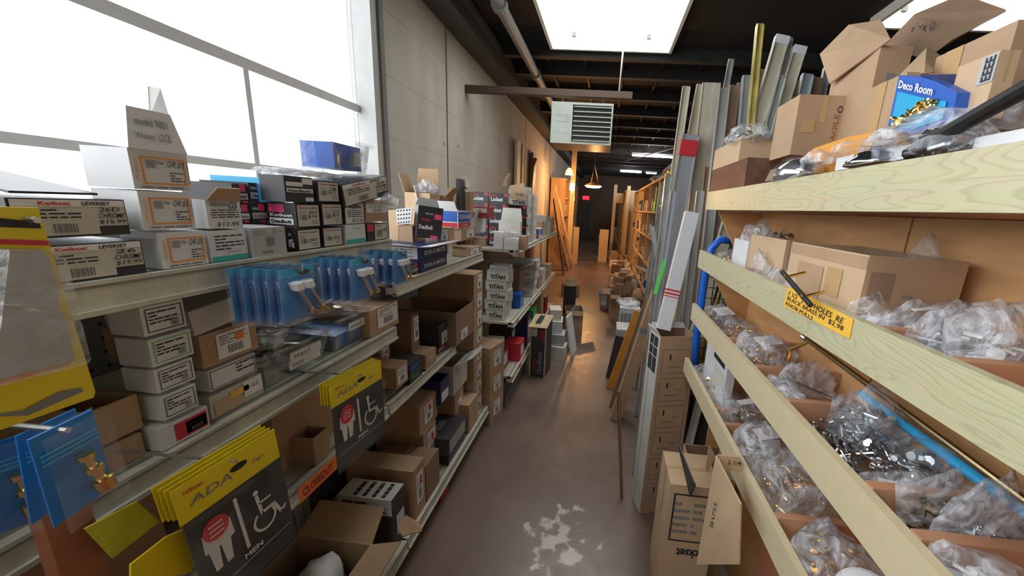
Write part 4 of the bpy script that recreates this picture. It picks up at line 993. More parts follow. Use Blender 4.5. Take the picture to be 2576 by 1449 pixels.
m = MB(); a = P_y(1147, 449, 2.18); b_ = P_y(1157, 520, 2.18); m.box(a.x, b_.x, 2.18, 2.26, 1.25, a.z, 'softblack'); m.text('BOX', (b_.x-.008, 2.179, 1.42), (0, 0, 1), (-1, 0, 0), .022, 'woodpale', w=.08)
tag(m.build('narrow_box'), 'narrow black box on end with pale lettering beside the glass jar', 'box')
back_box('brown box with torn front under the glass jar', 1158, 482, 1184, 535, 2.27, .05, 1.25, 'card')
p = P_y(1168, 481, 2.27); m = MB(); m.lathe([(0, 0), (.032, 0), (.036, .02), (.034, .055), (.02, .07), (.018, .085), (0, .085)], 'blister', 16); m.lathe([(.02, .01), (.02, .03), (0, .03)], 'brass', 12)
tag(m.build('glass_jar', None, (p.x, p.y, 1.25+ (p.z-1.25)), smooth=True), 'small clear jar with brass parts on the torn brown box', 'jar')
o = back_box('red and grey leaflet box lying open behind the white flap carton', 1175, 520, 1228, 548, 2.35, .12, P_y(1200, 548, 2.35).z, 'darkred', items=[('front', 'rect', .1, .5, .95, .9, 'offwhite')])

# second level of the middle rack
Z2 = ZA3
XB = -.775
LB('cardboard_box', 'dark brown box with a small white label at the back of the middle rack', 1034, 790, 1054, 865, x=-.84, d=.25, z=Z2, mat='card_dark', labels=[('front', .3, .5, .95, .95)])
LB('black_box', 'black open box with a white label on the red striped box', 1104, 812, 1128, 866, x=XB-.03, d=.22, mat='softblack', open_=True, inside='greybox', labels=[('front', .25, .05, .85, .62)])
LB('lock_box', 'red and white striped lock box under the black open box', 1100, 868, 1122, 905, x=XB-.03, d=.2, z=Z2, mat='black', items=[('front', 'rect', .1, .6, .9, .9, 'red'), ('front', 'rect', .1, .25, .9, .5, 'white'), ('front', 'rect', .1, .3, .9, .36, 'red', 2)])
LB('cardboard_box', 'low brown box with a tiny white sticker beside the red striped lock box', 1071, 882, 1098, 920, x=XB, d=.22, mat='card', labels=[('front', .3, .5, .6, .72)])
LB('dark_box', 'dark flat box under the low brown box with the tiny sticker', 1068, 922, 1098, 945, x=XB, d=.2, z=Z2, mat='softblack')
LB('cardboard_box', 'brown box with a tall white shipping label at the near end of the middle rack', 996, 915, 1027, 985, x=XB, d=.22, z=Z2+.03, mat='card', labels=[('front', .1, .15, .85, .9)])
LB('green_box', 'dark green printed box between the two brown boxes on the middle rack', 1030, 905, 1062, 975, x=XB, d=.2, z=Z2, mat='softblack', items=[('front', 'rect', .1, .65, .7, .85, 'blue'), ('front', 'lines', .1, .15, .8, .55, 4, 'green')])
LB('cardboard_box', 'large tan open carton with a torn flap at the far end of the middle rack', 1147, 772, 1191, 872, x=XB+.02, d=.38, z=Z2+.002, mat='card_dark', open_=True, labels=[('front', .25, .06, .62, .36)], flaps=[('right', .10, -35, 'card')])
LB('cardboard_box', 'brown box with a red dotted white label half hidden above the restroom sign', 955, 862, 982, 930, x=-.90, d=.2, z=Z2+.06, mat='card_dark', labels=[('front', .2, .2, .8, .8, 'red')])
# tall stack between the racks
for i in range(8):
    nm = ['lowest', 'second', 'third', 'fourth', 'fifth', 'sixth', 'seventh', 'topmost'][i]
    carton('cardboard_box', '%s brown box of the tall narrow stack between the racks' % nm, .17, .34, .118, (-.765, 2.27, ZB+i*.12), pi/2, 'card', labels=[('front', .35, .15, .85, .9)], group='brown boxes in the tall narrow stack')
# base level
LB('cardboard_box', 'large brown box with a red dotted white label on the bottom shelf', 1040, 1165, 1070, 1290, x=-.735, d=.30, z=ZB, mat='card', labels=[('front', .2, .25, .8, .85, 'red')])
LB('cardboard_box', 'taller brown box right behind the large brown box on the bottom shelf', 1072, 1148, 1106, 1255, x=-.735, d=.26, z=ZB, mat='card_dark')
LB('lock_box', 'white and black printed carton lying open at the front of the bottom shelf', 985, 1235, 1020, 1335, x=-.745, d=.22, z=ZB, mat='softblack', items=[('left', 'rect', .0, .7, 1, 1, 'white'), ('left', 'lines', .1, .72, .9, .95, 3, 'ink'), ('front', 'rect', .3, .2, .9, .6, 'white'), ('top', 'rect', 0, 0, 1, 1, 'tanwhite'), ('top', 'lines', .1, .1, .9, .8, 4, 'ink')])
carton('cardboard_box', 'open brown carton with pale flaps at the bottom centre of the picture', .24, .28, .18, (-.74, .93, ZB+.001), pi/2, 'card', open_=True, flaps=[('front', .12, 20, 'card'), ('left', .14, 40, 'card_light'), ('right', .12, 30, 'card')])
crumple('plastic_bag', 'white paper bag lying in the open brown carton at the bottom centre', (-.86, .93, .17), (.18, .18, .26), 'white', 22, cat='bag')
m = MB(); m.slab([P_x(1012, 1350, -.66), P_x(1060, 1338, -.66), P_x(1055, 1318, -.70), P_x(1020, 1298, -.70), P_x(1000, 1330, -.68)], .004, 'card'); tag(m.build('cardboard_flap_piece'), 'torn orange brown cardboard scrap at the very bottom of the rack', 'cardboard')
LB('cardboard_box', 'brown box with a dotted label at the back of the bottom shelf, lower left', 1012, 1095, 1036, 1145, x=-1.0, d=.12, z=ZB, mat='card', labels=[('front', .1, .2, .85, .9, 'red')]).location.z += 0
LB('cardboard_box', 'brown box with a dotted label in the middle of the bottom shelf, lower of two', 1065, 1072, 1098, 1150, x=-.82, d=.25, z=ZB+.0, mat='card', labels=[('front', .3, .3, .9, .9, 'red')], group='stacked brown boxes with red dots')
LB('cardboard_box', 'brown box with a dotted label in the middle of the bottom shelf, upper of two', 1054, 1002, 1100, 1068, x=-.825, d=.25, z=P_x(1082, 1072, -.82).z+.002, mat='card', labels=[('front', .25, .2, .72, .85, 'red')], group='stacked brown boxes with red dots')
LB('dark_green_box', 'flat dark green glossy box near the edge of the bottom shelf, top of two', 1128, 1075, 1172, 1118, x=-.74, d=.20, z=None, mat='softblack', items=[('front', 'rect', .05, .1, .95, .9, 'greywrap'), ('top', 'rect', .3, .4, .7, .6, 'inkgrey')])
LB('dark_green_box', 'flat dark green glossy box near the edge of the bottom shelf, under the top one', 1128, 1120, 1170, 1190, x=-.74, d=.20, z=ZB, mat='black', items=[('front', 'lines', .05, .1, .95, .9, 4, 'inkgrey')])
LB('cardboard_box', 'long low brown taped box at the far end of the bottom shelf', 1180, 1005, 1202, 1075, x=-.735, d=.16, z=ZB, mat='card')
LB('white_box', 'white lettered carton with its lid cut open on the bottom shelf', 1140, 905, 1176, 975, x=-.80, d=.2, z=None, mat='offwhite', open_=True, items=[('front', 'lines', .1, .6, .4, .9, 3)], flaps=[('front', .12, 30, 'offwhite', [(.1, .3, .8, .6, 'SCHLAGE')])])
LB('dark_box', 'dark blue box with a white label beside the white cut open carton', 1108, 950, 1130, 1010, x=-.80, d=.2, z=None, mat='navy', open_=True, items=[('front', 'rect', .1, .1, .9, .5, 'white')])
LB('cardboard_box', 'brown box with a dotted label below the white cut open carton, left one', 1118, 1002, 1140, 1070, x=-.95, d=.15, z=ZB, mat='card', labels=[('front', .1, .3, .8, .85, 'red')])
LB('cardboard_box', 'brown box with a plain label below the white cut open carton, right one', 1144, 980, 1166, 1060, x=-.80, d=.2, z=ZB, mat='card', labels=[('front', .3, .3, .8, .8)])
LB('cardboard_box', 'brown box lying on the floor under the lip of the bottom shelf', 1170, 1105, 1212, 1150, x=-.735, d=.2, z=0, mat='card_dark') if 0 else None
# things in the dark under the near rack
for i, (y, w, h, mt) in enumerate(((.45, .25, .22, 'card_dark'), (.95, .22, .26, 'card'))):
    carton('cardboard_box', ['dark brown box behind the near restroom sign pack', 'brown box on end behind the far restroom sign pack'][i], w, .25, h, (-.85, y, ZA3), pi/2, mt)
LB('cardboard_box', 'brown box on end with a dark slot left of the far restroom sign', 790, 1085, 832, 1185, x=-.785, d=.2, z=ZA3, mat='card', open_=True)
crumple('plastic_bag', 'grey clear bag of metal parts on the dark third shelf left of the sign', (-.93, .66, ZA3+.004), (.18, .16, .12), 'bag_grey', 24, contents='steel')
m = MB(); p = P_x(1122, 1258, -.735); m.box(-.78, -.745, p.y-.03, p.y+.05, .0, .075, 'red'); tag(m.build('red_block'), 'small bright red block on the floor under the bottom shelf', 'block')

# ============================================================ FARTHER LEFT RACK
titan = lambda: [('front', 'text', .16, .16, .82, .58, 'TITAN', 'ink'), ('front', 'text', .4, .64, .6, .74, 'Kwikset', 'ink'), ('front', 'lines', .04, .78, .96, .98, 2, 'greybox'), ('front', 'frame', .0, .0, 1, 1, .02, 'inkgrey'), ('right', 'lines', .1, .2, .9, .8, 4, 'greybox')]
def tb(lab, u0, vt, u1, vb, y, z=None, d=.14, grp=None): return FB('lock_box', lab, u0, vt, u1, vb, y, d=d, z=z, mat='offwhite', items=titan(), group=grp)
rows = [(1222, 784, 1272, 809), (1219, 758, 1274, 783), (1224, 732, 1279, 757), (1221, 706, 1275, 731), (1224, 681, 1279, 705)]
nms = ['bottom', 'second from the bottom', 'middle', 'second from the top', 'top']
zz = ZC2
yT = 2.67
hT = [P_y(1250, r[1], yT).z-P_y(1250, r[3], yT).z for r in rows]
for i, rw in enumerate(rows):
    x0 = P_y(rw[0], 740, yT).x; x1 = P_y(rw[2], 740, yT).x
    carton('lock_box', 'white big lettered lock box, %s of the front stack of five' % nms[i], x1-x0, (.13), .074, ((x0+x1)/2, yT, ZC2+i*.0745), 0, 'offwhite', titan(), group='white big lettered boxes in the stack of five')
for i in range(4):
    carton('lock_box', 'white big lettered lock box left of and behind the front stack of five, %s' % ['lowest', 'second up', 'third up', 'topmost'][i], .15, .13, .083, (-1.03+.01*(i % 2), yT+.04, ZC2+i*.084), 0, 'offwhite', titan(), group='white big lettered boxes behind the stack of five')
for i in range(5):
    carton('lock_box', 'white big lettered lock box in the stack right behind the front five, %s' % ['lowest', 'second up', 'third up', 'fourth up', 'topmost'][i], .15, .13, .075, (-.80+.008*(i % 2), yT+.19, ZC2+i*.076), 0, 'offwhite', titan(), group='white big lettered boxes in the second stack')
# black and red Lockset boxes on top
def lk(lab, u0, vt, u1, vb, y, z=None): return FB('lock_box', lab, u0, vt, u1, vb, y, d=.12, z=z, mat='black', group='black Lockset boxes on the farther rack',
      items=[('front', 'text', .06, .25, .72, .62, 'Lockset', 'white'), ('front', 'text', .06, .66, .4, .84, 'Kwikset', 'red'), ('front', 'rect', .78, .7, .98, .95, 'red'), ('right', 'rect', .1, .1, .9, .9, 'offwhite'), ('right', 'lines', .15, .2, .85, .8, 4)])
yl = 2.80
x_ = lambda u, y: P_y(u, 500, y).x
zrow = [ZC1, ZC1+.078, ZC1+.156, ZC1+.234, ZC1+.312]
def lkz(lab, u0, u1, k, y): 
    w = x_(u1, y)-x_(u0, y)
    return carton('lock_box', lab, w, .06, .0765, ((x_(u0, y)+x_(u1, y))/2, y, zrow[k]), 0, 'black', group='black Lockset boxes on the farther rack',
      items=[('front', 'text', .06, .22, .72, .60, 'Lockset', 'white'), ('front', 'text', .06, .66, .4, .84, 'Kwikset', 'red'), ('front', 'rect', .78, .7, .98, .95, 'red'), ('right', 'rect', .1, .1, .9, .9, 'offwhite')])
for k in range(5):
    nm = ['bottom row', 'second row', 'third row', 'fourth row', 'top row'][k]
    lkz('black Lockset box, %s, left column by the wall' % nm, 1187, 1228, k, yl)
    lkz('black Lockset box, %s, middle column' % nm, 1233 if k > 3 else 1231, 1278 if k > 3 else 1274, k, yl)
    if k < 4: lkz('black Lockset box, %s, right column beside the white lettered boxes' % nm, 1280, 1326, k, 2.98) 
m = MB(); m.slab([P_y(1282, 467, 2.98), P_y(1286, 500, 2.98), P_y(1322, 502, 2.98), P_y(1318, 460, 2.98)], .004, 'card_light'); m.text('STAR', P_y(1296, 492, 2.965), (1, 0, 0), (0, 0, 1), .02, 'ink')
tag(m.build('cardboard_sheet'), 'pale yellow cardboard panel standing on the Lockset boxes', 'cardboard')
m = MB(); a = P_y(1272, 470, 3.1); m.tube([a, P_y(1277, 448, 3.1), P_y(1284, 437, 3.1)], [.03, .02, .01], 'brownwrap', 8); tag(m.build('curled_strip'), 'dark curled strip sticking up behind the Lockset boxes', 'strip')
# TITAN tower on top shelf
for i in range(6):
    nm = ['lowest', 'second up', 'third up', 'fourth up', 'fifth up', 'topmost'][i]
    carton('lock_box', 'white big lettered lock box in the tall tower on the top shelf, %s' % nm, .155+.01*(i > 4), .14, .0755, (-.72-.005*(i % 2), 3.12, ZC1+i*.076), 0, 'offwhite', titan(), group='white big lettered boxes in the tall tower')
for i in range(5):
    carton('lock_box', 'whitish lock box behind the big lettered tower, %s' % ['lowest', 'second up', 'third up', 'fourth up', 'topmost'][i], .15, .16, .08, (-.71, 3.35, ZC1+i*.081), 0, 'white', [('front', 'lines', .1, .2, .9, .8, 3), ('right', 'rect', .1, .2, .9, .8, 'tanwhite')], group='whitish boxes behind the lettered tower')
carton('lock_box', 'blue and red lock box near the far end of the top shelf', .16, .14, .10, (-.70, 3.62, ZC1), 0, 'white', [('front', 'rect', .05, .4, .95, .95, 'blue'), ('front', 'rect', .05, .05, .95, .35, 'red'), ('right', 'rect', .1, .4, .9, .95, 'blue')])
# small white boxes
gridx = [(1242, 1267), (1268, 1307)]
for i in range(3):
    for j in range(2):
        x0, x1 = x_(gridx[j][0], 2.64), x_(gridx[j][1], 2.64)
        carton('small_white_box', 'small plain white box, %s row %s of the little pile at the shelf end' % (['bottom', 'middle', 'top'][i], ['left', 'right'][j]), x1-x0-.002, .08, .039, ((x0+x1)/2+.002*i, 2.64, ZC1+i*.04), 0, 'paper', group='small plain white boxes at the shelf end') if not (i == 2 and j == 1) else None
FB('white_box', 'open grey white box with crumpled wrap behind the small white boxes', 1254, 555, 1309, 580, 2.73, .06, z=ZC1+.0, mat='offwhite', open_=True, inside='offwhite', flaps=[('back', .09, 88, 'offwhite')]).location.y += 0
crumple('plastic_bag', 'crumpled white wrap in the open box behind the small white boxes', (x_(1285, 2.70)+.02, 2.66, ZC1+.085), (.12, .06, .07), 'bag_dense', 31)
carton('cardboard_box', 'small brown box right of the little pile of white boxes', .05, .10, .10, (x_(1317, 2.66), 2.66, ZC1), 0, 'card')
FB('cardboard_box', 'small tan box with a torn edge left of the little pile of white boxes', 1226, 553, 1252, 585, 2.60, .1, z=ZC1+.09, mat='card_light') if 0 else None
# second level, behind the white lettered stacks
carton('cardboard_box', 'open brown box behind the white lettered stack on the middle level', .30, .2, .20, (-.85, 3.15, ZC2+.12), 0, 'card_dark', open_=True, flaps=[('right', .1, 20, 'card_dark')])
carton('lock_box', 'dark blue box on the middle level beyond the white lettered stack', .18, .14, .12, (-.75, 3.02, ZC2), 0, 'blue', [('right', 'rect', .2, .2, .8, .7, 'sky_card')])
for i in range(4):
    carton('white_box', 'grey white long box in the pile beyond the dark blue box, %s' % ['lowest', 'second up', 'third up', 'topmost'][i], .30, .2, .085, (-.79+.01*i, 3.45, ZC2+i*.087), 0, ['offwhite', 'greybox'][i % 2], [('front', 'lines', .1, .3, .9, .7, 2), ('right', 'rect', .2, .2, .8, .8, 'paper')], group='grey white long boxes beyond the blue box')
for i, (yy, h, mt) in enumerate(((3.85, .12, 'card'), (4.1, .16, 'white'), (4.35, .1, 'card_light'), (4.6, .14, 'offwhite'))):
    carton('cardboard_box', ['brown box', 'white box', 'pale tan box', 'off white box'][i]+' toward the far end of the middle level', .22, .18, h, (-.76, yy, ZC2), 0, mt)
    carton('cardboard_box', ['tan box', 'grey box', 'small white box', 'brown labelled box'][i]+' toward the far end of the top level', .2, .18, h*1.3, (-.75, yy+.05, ZC1), 0, ['card', 'greybox', 'white', 'card'][i])
# bottom level
for i, (xx, yy, w, h, mt, lb) in enumerate(((-.86, 2.68, .30, .17, 'darkred', 'dark red carton on the lowest level of the farther rack'), (-.70, 2.92, .14, .15, 'red', 'bright red carton at the shelf edge beside the dark red carton'),
      (-.85, 3.1, .2, .22, 'softblack', 'black carton behind the bright red carton'), (-.72, 3.25, .16, .3, 'navy', 'dark blue tall carton on the lowest level'), (-.75, 3.6, .2, .25, 'green', 'green carton on the lowest level'), (-.75, 4.0, .22, .3, 'card', 'brown carton on the lowest level, far end'), (-.75, 4.4, .2, .2, 'darkred', 'dark red carton far along the lowest level'))):
    carton('carton', lb, w, .18, h, (xx, yy, ZC3), 0, mt, [('right', 'rect', .2, .2, .8, .8, 'white')] if i < 5 else ())
carton('white_box', 'white box with a black label on top of the dark red carton', .14, .12, .08, (-.80, 2.68, ZC3+.172), 0, 'white', [('front', 'rect', .3, .15, .95, .8, 'ink'), ('front', 'text', .38, .3, .88, .6, 'LOCK', 'white')])
for i in range(3):
    x0, x1 = P_y(1222, 930, 2.40).x, P_y(1270, 930, 2.40).x
    carton('cardboard_box', 'brown box with a white label in the stack of three at the rack gap, %s' % ['lowest', 'middle', 'topmost'][i], .20, .20, .190, (-.69, 2.46, i*.192), pi/2-.22, 'card', labels=[('front', .25, .2, .75, .8)], group='stack of three brown boxes in the rack gap')
o = LB('lock_box', 'long black Lockset carton lying at the end of the bottom shelf', 1212, 985, 1252, 1030, x=-.66, d=.14, z=.16, mat='softblack', items=[('top', 'text', .1, .3, .9, .6, 'Lockset', 'white'), ('front', 'rect', .1, .3, .5, .7, 'pink')]) if 0 else None

# ============================================================ FLOOR, LEFT SIDE OF THE AISLE
r = empty('handleset_box', (-.525, 3.20, 0), (0, 0, radians(-6))); tag(r, 'tall black Handleset carton standing on the floor with its roof like flaps folded', 'box')
w, d, h = .145, .22, .50
m = MB(); m.box(-w/2, w/2, 0, d, 0, h, 'softblack'); m.box(-w/2-.003, -w/2+.008, -.003, 0, 0, h, 'woodpale'); m.box(w/2-.008, w/2+.003, -.003, 0, 0, h, 'woodpale')
m.text('Handleset', (w/2-.03, -.0032, .03), (0, 0, 1), (-1, 0, 0), .05, 'inkgrey', w=.22); m.text('Kwikset', (w/2-.09, -.0032, .06), (0, 0, 1), (-1, 0, 0), .02, 'red', w=.12)
m.poly([(-w/2+.01, -.0035, h-.11), (-.01, -.0035, h-.11), (-.01, -.0035, h-.03), (-w/2+.01, -.0035, h-.03)], 'greybox'); m.poly([(.02, -.0035, h-.13), (w/2-.012, -.0035, h-.13), (w/2-.012, -.0035, h-.04), (.02, -.0035, h-.04)], 'darkred'); m.build('body', r)
m = MB(); m.slab([(-w/2-.02, -.03, h-.02), (w/2+.02, -.06, h-.005), (w/2+.04, .10, h+.075), (-w/2+.01, .13, h+.06)], .005, 'woodpale')
m.slab([(-.03, -.0, h+.0175), (.02, -.005, h+.02), (.035, .09, h+.066), (-.015, .1, h+.063)], .0012, 'ink'); m.build('flap', r)
pz = 0
for i, (dx, w_, h_, mt) in enumerate(((0, .16, .14, 'offwhite'), (.01, .14, .12, 'greybox'), (-.01, .15, .13, 'white'), (.0, .12, .11, 'offwhite'))):
    carton('white_box', 'white fixture box in the leaning pile on the floor behind the Handleset carton, %s' % ['lowest', 'second up', 'third up', 'topmost'][i], w_, .2, h_, (-.40+dx-.012*i, 3.62+.03*i, pz), .1*i-.1, mt, group='white fixture boxes behind the Handleset carton'); pz += h_+.002
m = MB(); m.slab([(-.26, 3.75, 0), (-.23, 3.95, 0), (-.31, 3.98, .42), (-.34, 3.78, .42)], .02, 'white'); tag(m.build('foam_board'), 'white board leaning beside the white fixture boxes on the floor', 'board')
carton('lock_box', 'pale green white box balanced above the white fixture box pile', .13, .13, .15, (-.46, 3.95, .45), .2, 'offwhite') if 0 else None
carton('cardboard_box', 'open brown carton with a wide flap on the aisle floor', .22, .28, .28, (-.30, 4.55, 0), .15, 'card', open_=True, flaps=[('right', .16, -15, 'card_light'), ('front', .06, -60, 'card')])
crumple('plastic_bag', 'crumpled grey bag in the open brown aisle carton', (-.32, 4.69, .006), (.14, .18, .5), 'bag_grey', 33)
carton('dark_box', 'tall black open carton farther along the left aisle edge', .18, .24, .42, (-.44, 5.35, 0), .1, 'softblack', open_=True, sides=None)
m = MB(); m.lathe([(.0, .10), (.05, .09), (.08, .06), (.085, .02), (.13, .0), (.13, -.008), (.0, -.008)], 'card_light', 18); tag(m.build('straw_hat', None, (-.44, 5.47, .43), smooth=True), 'pale brimmed hat resting on the tall black carton', 'hat')
carton('cardboard_box', 'brown box of crumpled paper on the floor by the leaning boards', .3, .3, .16, (-.52, 6.6, 0), .2, 'card', open_=True)
crumple('packing_paper', 'crumpled tan packing paper in the far brown floor box', (-.55, 6.747, .006), (.2, .2, .36), 'card_light', 35, cat='paper')
# ============================================================ RIGHT BIN UNIT
RX, RB_, RY0, RY1 = .41, .64, -.8, 1.66
LIPS = [('R1', 1.571, 1.642), ('R2', 1.330, 1.403), ('R3', 1.095, 1.168), ('R4', .842, .910)]
ru = empty('bin_shelving_unit', (RX, RY1, 0)); tag(ru, 'pale laminate fronted wooden bin shelving unit on the right side of the aisle', 'shelving unit')
def rp(name, mb): return mb.build(name, ru, (-RX, -RY1, 0))
for i, (n, z0, z1) in enumerate(LIPS):
    m = MB(); m.box(RX, RX+.016, RY0, RY1, z0, z1, 'laminate' if i < 2 else 'laminate_plain'); rp('front_lip', m)
    m = MB(); xe = 1.04 if i == 0 else RB_-.001
    m.box(RX+.017, xe, RY0, RY1-.02, z0+.001, z0+.012, 'woodorange' if i else 'divider'); rp('shelf', m)
m = MB(); m.box(RB_, RB_+.014, RY0, .860, .05, 1.571, 'woodorange'); m.box(RB_, RB_+.014, .866, RY1-.02, .05, 1.571, 'woodorange'); m.box(RB_+.004, RB_+.012, .86, .866, .05, 1.571, 'wooddark'); rp('back_panel', m)
m = MB(); yb_ = RY1-.018
m.slab([(.458, yb_, 1.571), (.56, yb_, 1.403), (.56, yb_, 1.345), (.458, yb_, 1.330), (.56, yb_, 1.168), (.56, yb_, 1.110), (.458, yb_, 1.095), (.56, yb_, .910), (.56, yb_, .02), (RB_, yb_, .02), (RB_, yb_, 1.571)], .014, 'woodorange')
m.build('side_panel', ru, (-RX, -RY1, 0))
m = MB(); m.box(RX+.03, RX+.045, RY0, .80, .03, .835, 'redbrown'); m.box(RX+.026, RX+.03, RY0, .80, .828, .836, 'woodpale'); rp('front_panel', m)
m = MB(); m.box(1.02, 1.04, RY0, RY1-.02, 0, 1.57, 'woodorange'); rp('rear_panel', m)
for zf, ys, hh in ((1.343, (1.158, .578, .455), .060), (1.108, (1.194, .971, .788, .527, .437), .062), (.855, (1.205, 1.111, .741), .058)):
    for yy in ys:
        m = MB(); m.box(RX+.017, RB_-.001, yy-.009, yy+.009, zf, zf+hh, 'divider'); rp('divider', m)
ZR = {1: 1.584, 2: 1.343, 3: 1.108, 4: .855}

def CB(name, label, ul, uc, ur, vt, vb, xc, z=None, tilt=None, mat='card', **k):
    """right side box given by its near vertical edge: ul far end of the aisle face, ur far end of the face toward the camera"""
    vm = (vt+vb)/2; c = P_x(uc, vm, xc); yc = c.y
    yf = P_x(ul, vm, xc).y; xr = P_y(ur, vm, yc).x
    z0 = P_x(uc, vb, xc).z if z is None else z; z1 = P_x(uc, vt, xc).z
    o = carton(name, label, yf-yc, xr-xc, z1-z0, (xc, (yf+yc)/2, z0), -pi/2, mat, **k)
    return o
BAGS = []
DIVS = {2: (1.158, .578, .455), 3: (1.194, .971, .788, .527, .437), 4: (1.205, 1.111, .741)}
def bag(label, u0, v0, u1, v1, x, lvl, sx=.15, **k):
    vm = (v0+v1)/2; a = P_x(u0, vm, x).y; b = P_x(u1, vm, x).y; zt = P_x((u0+u1)/2, v0, x).z
    k.setdefault('mat', 'bag'); k.setdefault('seed', int(u0+v0))
    BAGS.append([label, x, (a+b)/2, abs(a-b), zt, lvl, sx, k])
def build_bags():
    for B in BAGS:
        label, x, yc, wy, zt, lvl, sx, k = B
        cell = (-.7, 1.635)
        for d in DIVS[lvl]:
            if d >= yc: cell = (cell[0], min(cell[1], d-.011))
            else: cell = (max(cell[0], d+.011), cell[1])
        for o in BAGS:
            if o is B or o[5] != lvl: continue
            t = o[3]/(o[3]+wy); mid = yc+(o[2]-yc)*(1-t)
            if o[2] > yc: cell = (cell[0], min(cell[1], mid-.001))
            else: cell = (max(cell[0], mid+.001), cell[1])
        wy = min(wy*1.3, (cell[1]-cell[0])*1.25); yc2 = min(max(yc, cell[0]+.4*wy), cell[1]-.4*wy) if cell[1]-cell[0] > .8*wy else (cell[0]+cell[1])/2
        k = dict(k); 
        crumple(k.pop('name', 'plastic_bag'), label, (x, yc2, ZR[lvl]+.001), (sx, wy, max(.05, (zt-ZR[lvl])*(1.35 if lvl == 3 else 1.5))), clipx=(RX+.0175, RB_-.002), clipy=cell, **k)

# ---- second tier (under the top shelf)
bag('clear bag with a brass knob at the far end of the second tier', 1790, 622, 1856, 668, .50, 2, .10, contents='brass')
CB('white_box', 'white carton leaning beside the clear bag with the brass knob', 1843, 1880, 1902, 606, 664, .47, z=ZR[2], mat='white')
CB('cardboard_box', 'pale kraft box wrapped in clear film between the white carton and the tan open carton', 1882, 1972, 1992, 603, 690, .47, z=ZR[2], mat='card_light')
bag('clear film draped over the pale kraft box', 1880, 640, 1975, 700, .45, 2, .05, sub=3)
r_ = crumple('plastic_bag', 'crumpled clear bag on top of the white carton and kraft box', P_x(1902, 605, .52), (.10, .11, .10), 'bag_dense', 41, peak=.5); r_.location.z -= .01
r_ = crumple('plastic_bag', 'small bag with dark parts on the pale kraft box', P_x(1957, 604, .53), (.09, .09, .055), 'bag_grey', 42, contents='mix'); r_.location.z -= .005
bag('crumpled clear bag lying before the tan open carton', 1905, 668, 1985, 715, .46, 2, .07, mat='bag_dense')
CB('cardboard_box', 'tan open carton with patched tape on the second tier above the orange note', 1975, 2173, 2425, 640, 778, .45, z=ZR[2]+.02, mat='card_light', open_=True, items=[('front', 'rect', 0, .82, 1, .98, 'card'), ('front', 'rect', .18, .2, .55, .72, 'card', 1), ('front', 'rect', .6, .35, .78, .75, 'tape', 1), ('right', 'rect', 0, 0, 1, 1, 'card', -.3), ('right', 'rect', .05, .45, .3, .8, 'card_dark', 1), ('right', 'rect', .42, .5, .52, .53, 'inkgrey', 2)])
bag('clear bag peaking above the tan open carton', 2262, 628, 2360, 650, .60, 2, .05, peak=.4)
for i, (u0, v0, u1, v1, x, s) in enumerate(((2200, 772, 2300, 812, .47, 51), (2270, 762, 2345, 812, .50, 52), (2330, 775, 2430, 850, .47, 53), (2380, 760, 2500, 880, .53, 54), (2450, 745, 2620, 900, .50, 55))):
    bag(['crumpled clear bag nearest the tan open carton by the shelf lip', 'clear bag with a white slip behind the second tier lip', 'clear bag astride the divider of the second tier',
         'large frosted bag of parts at the right end of the second tier', 'frosted bag at the right edge of the picture on the second tier'][i], u0, v0, u1, v1, x, 2, .12, mat='bag_dense', seed=s, contents=['white', 'white', 'steel', 'mix', 'white'][i], label_patch=i in (1, 3))
# orange note and drawer pull
m = MB(); q = [P_x(1985, 722, RX-.001), P_x(1970, 768, RX-.001), P_x(2138, 852, RX-.001), P_x(2148, 802, RX-.001)]; m.slab(q, .0012, 'sticky')
S = (q[3]-q[0]).normalized(); T = (q[0]-q[1]).normalized(); w_ = (q[3]-q[0]).length; h_ = (q[0]-q[1]).length; O = q[1]+Vector((-.002, 0, 0))
for (a, b, c, e, t) in ((.05, .62, .92, .86, '1 1/2   2 1/4 HOLES  RE'), (.05, .36, .95, .58, 'BLACK BRASS IN  $2.98'), (.05, .12, .55, .30, 'KNOB PULLS')):
    m.text(t, O+S*a*w_+T*b*h_, S, T, (e-b)*h_, 'ink', w=(c-a)*w_)
tag(m.build('paper_note'), 'orange handwritten note taped on the second tier lip', 'note')
r = empty('drawer_pull'); tag(r, 'black and brass bar drawer pull hanging over the orange note', 'drawer pull')
a, b = P_x(1968, 684, RX-.035), P_x(2040, 768, RX-.035)
m = MB(); m.tube([a, b], .0048, 'plastic_black', 12); m.build('bar', r)
for t in (.18, .78):
    p = a.lerp(b, t); m = MB(); m.tube([a.lerp(b, t-.03), a.lerp(b, t+.03)], .0056, 'brass', 12); m.tube([p, Vector((RX+.005, p.y+.012, p.z+.010))], .0032, 'brass', 10); m.build('post', r)
m = MB(); e = P_x(2010, 700, RX-.002)

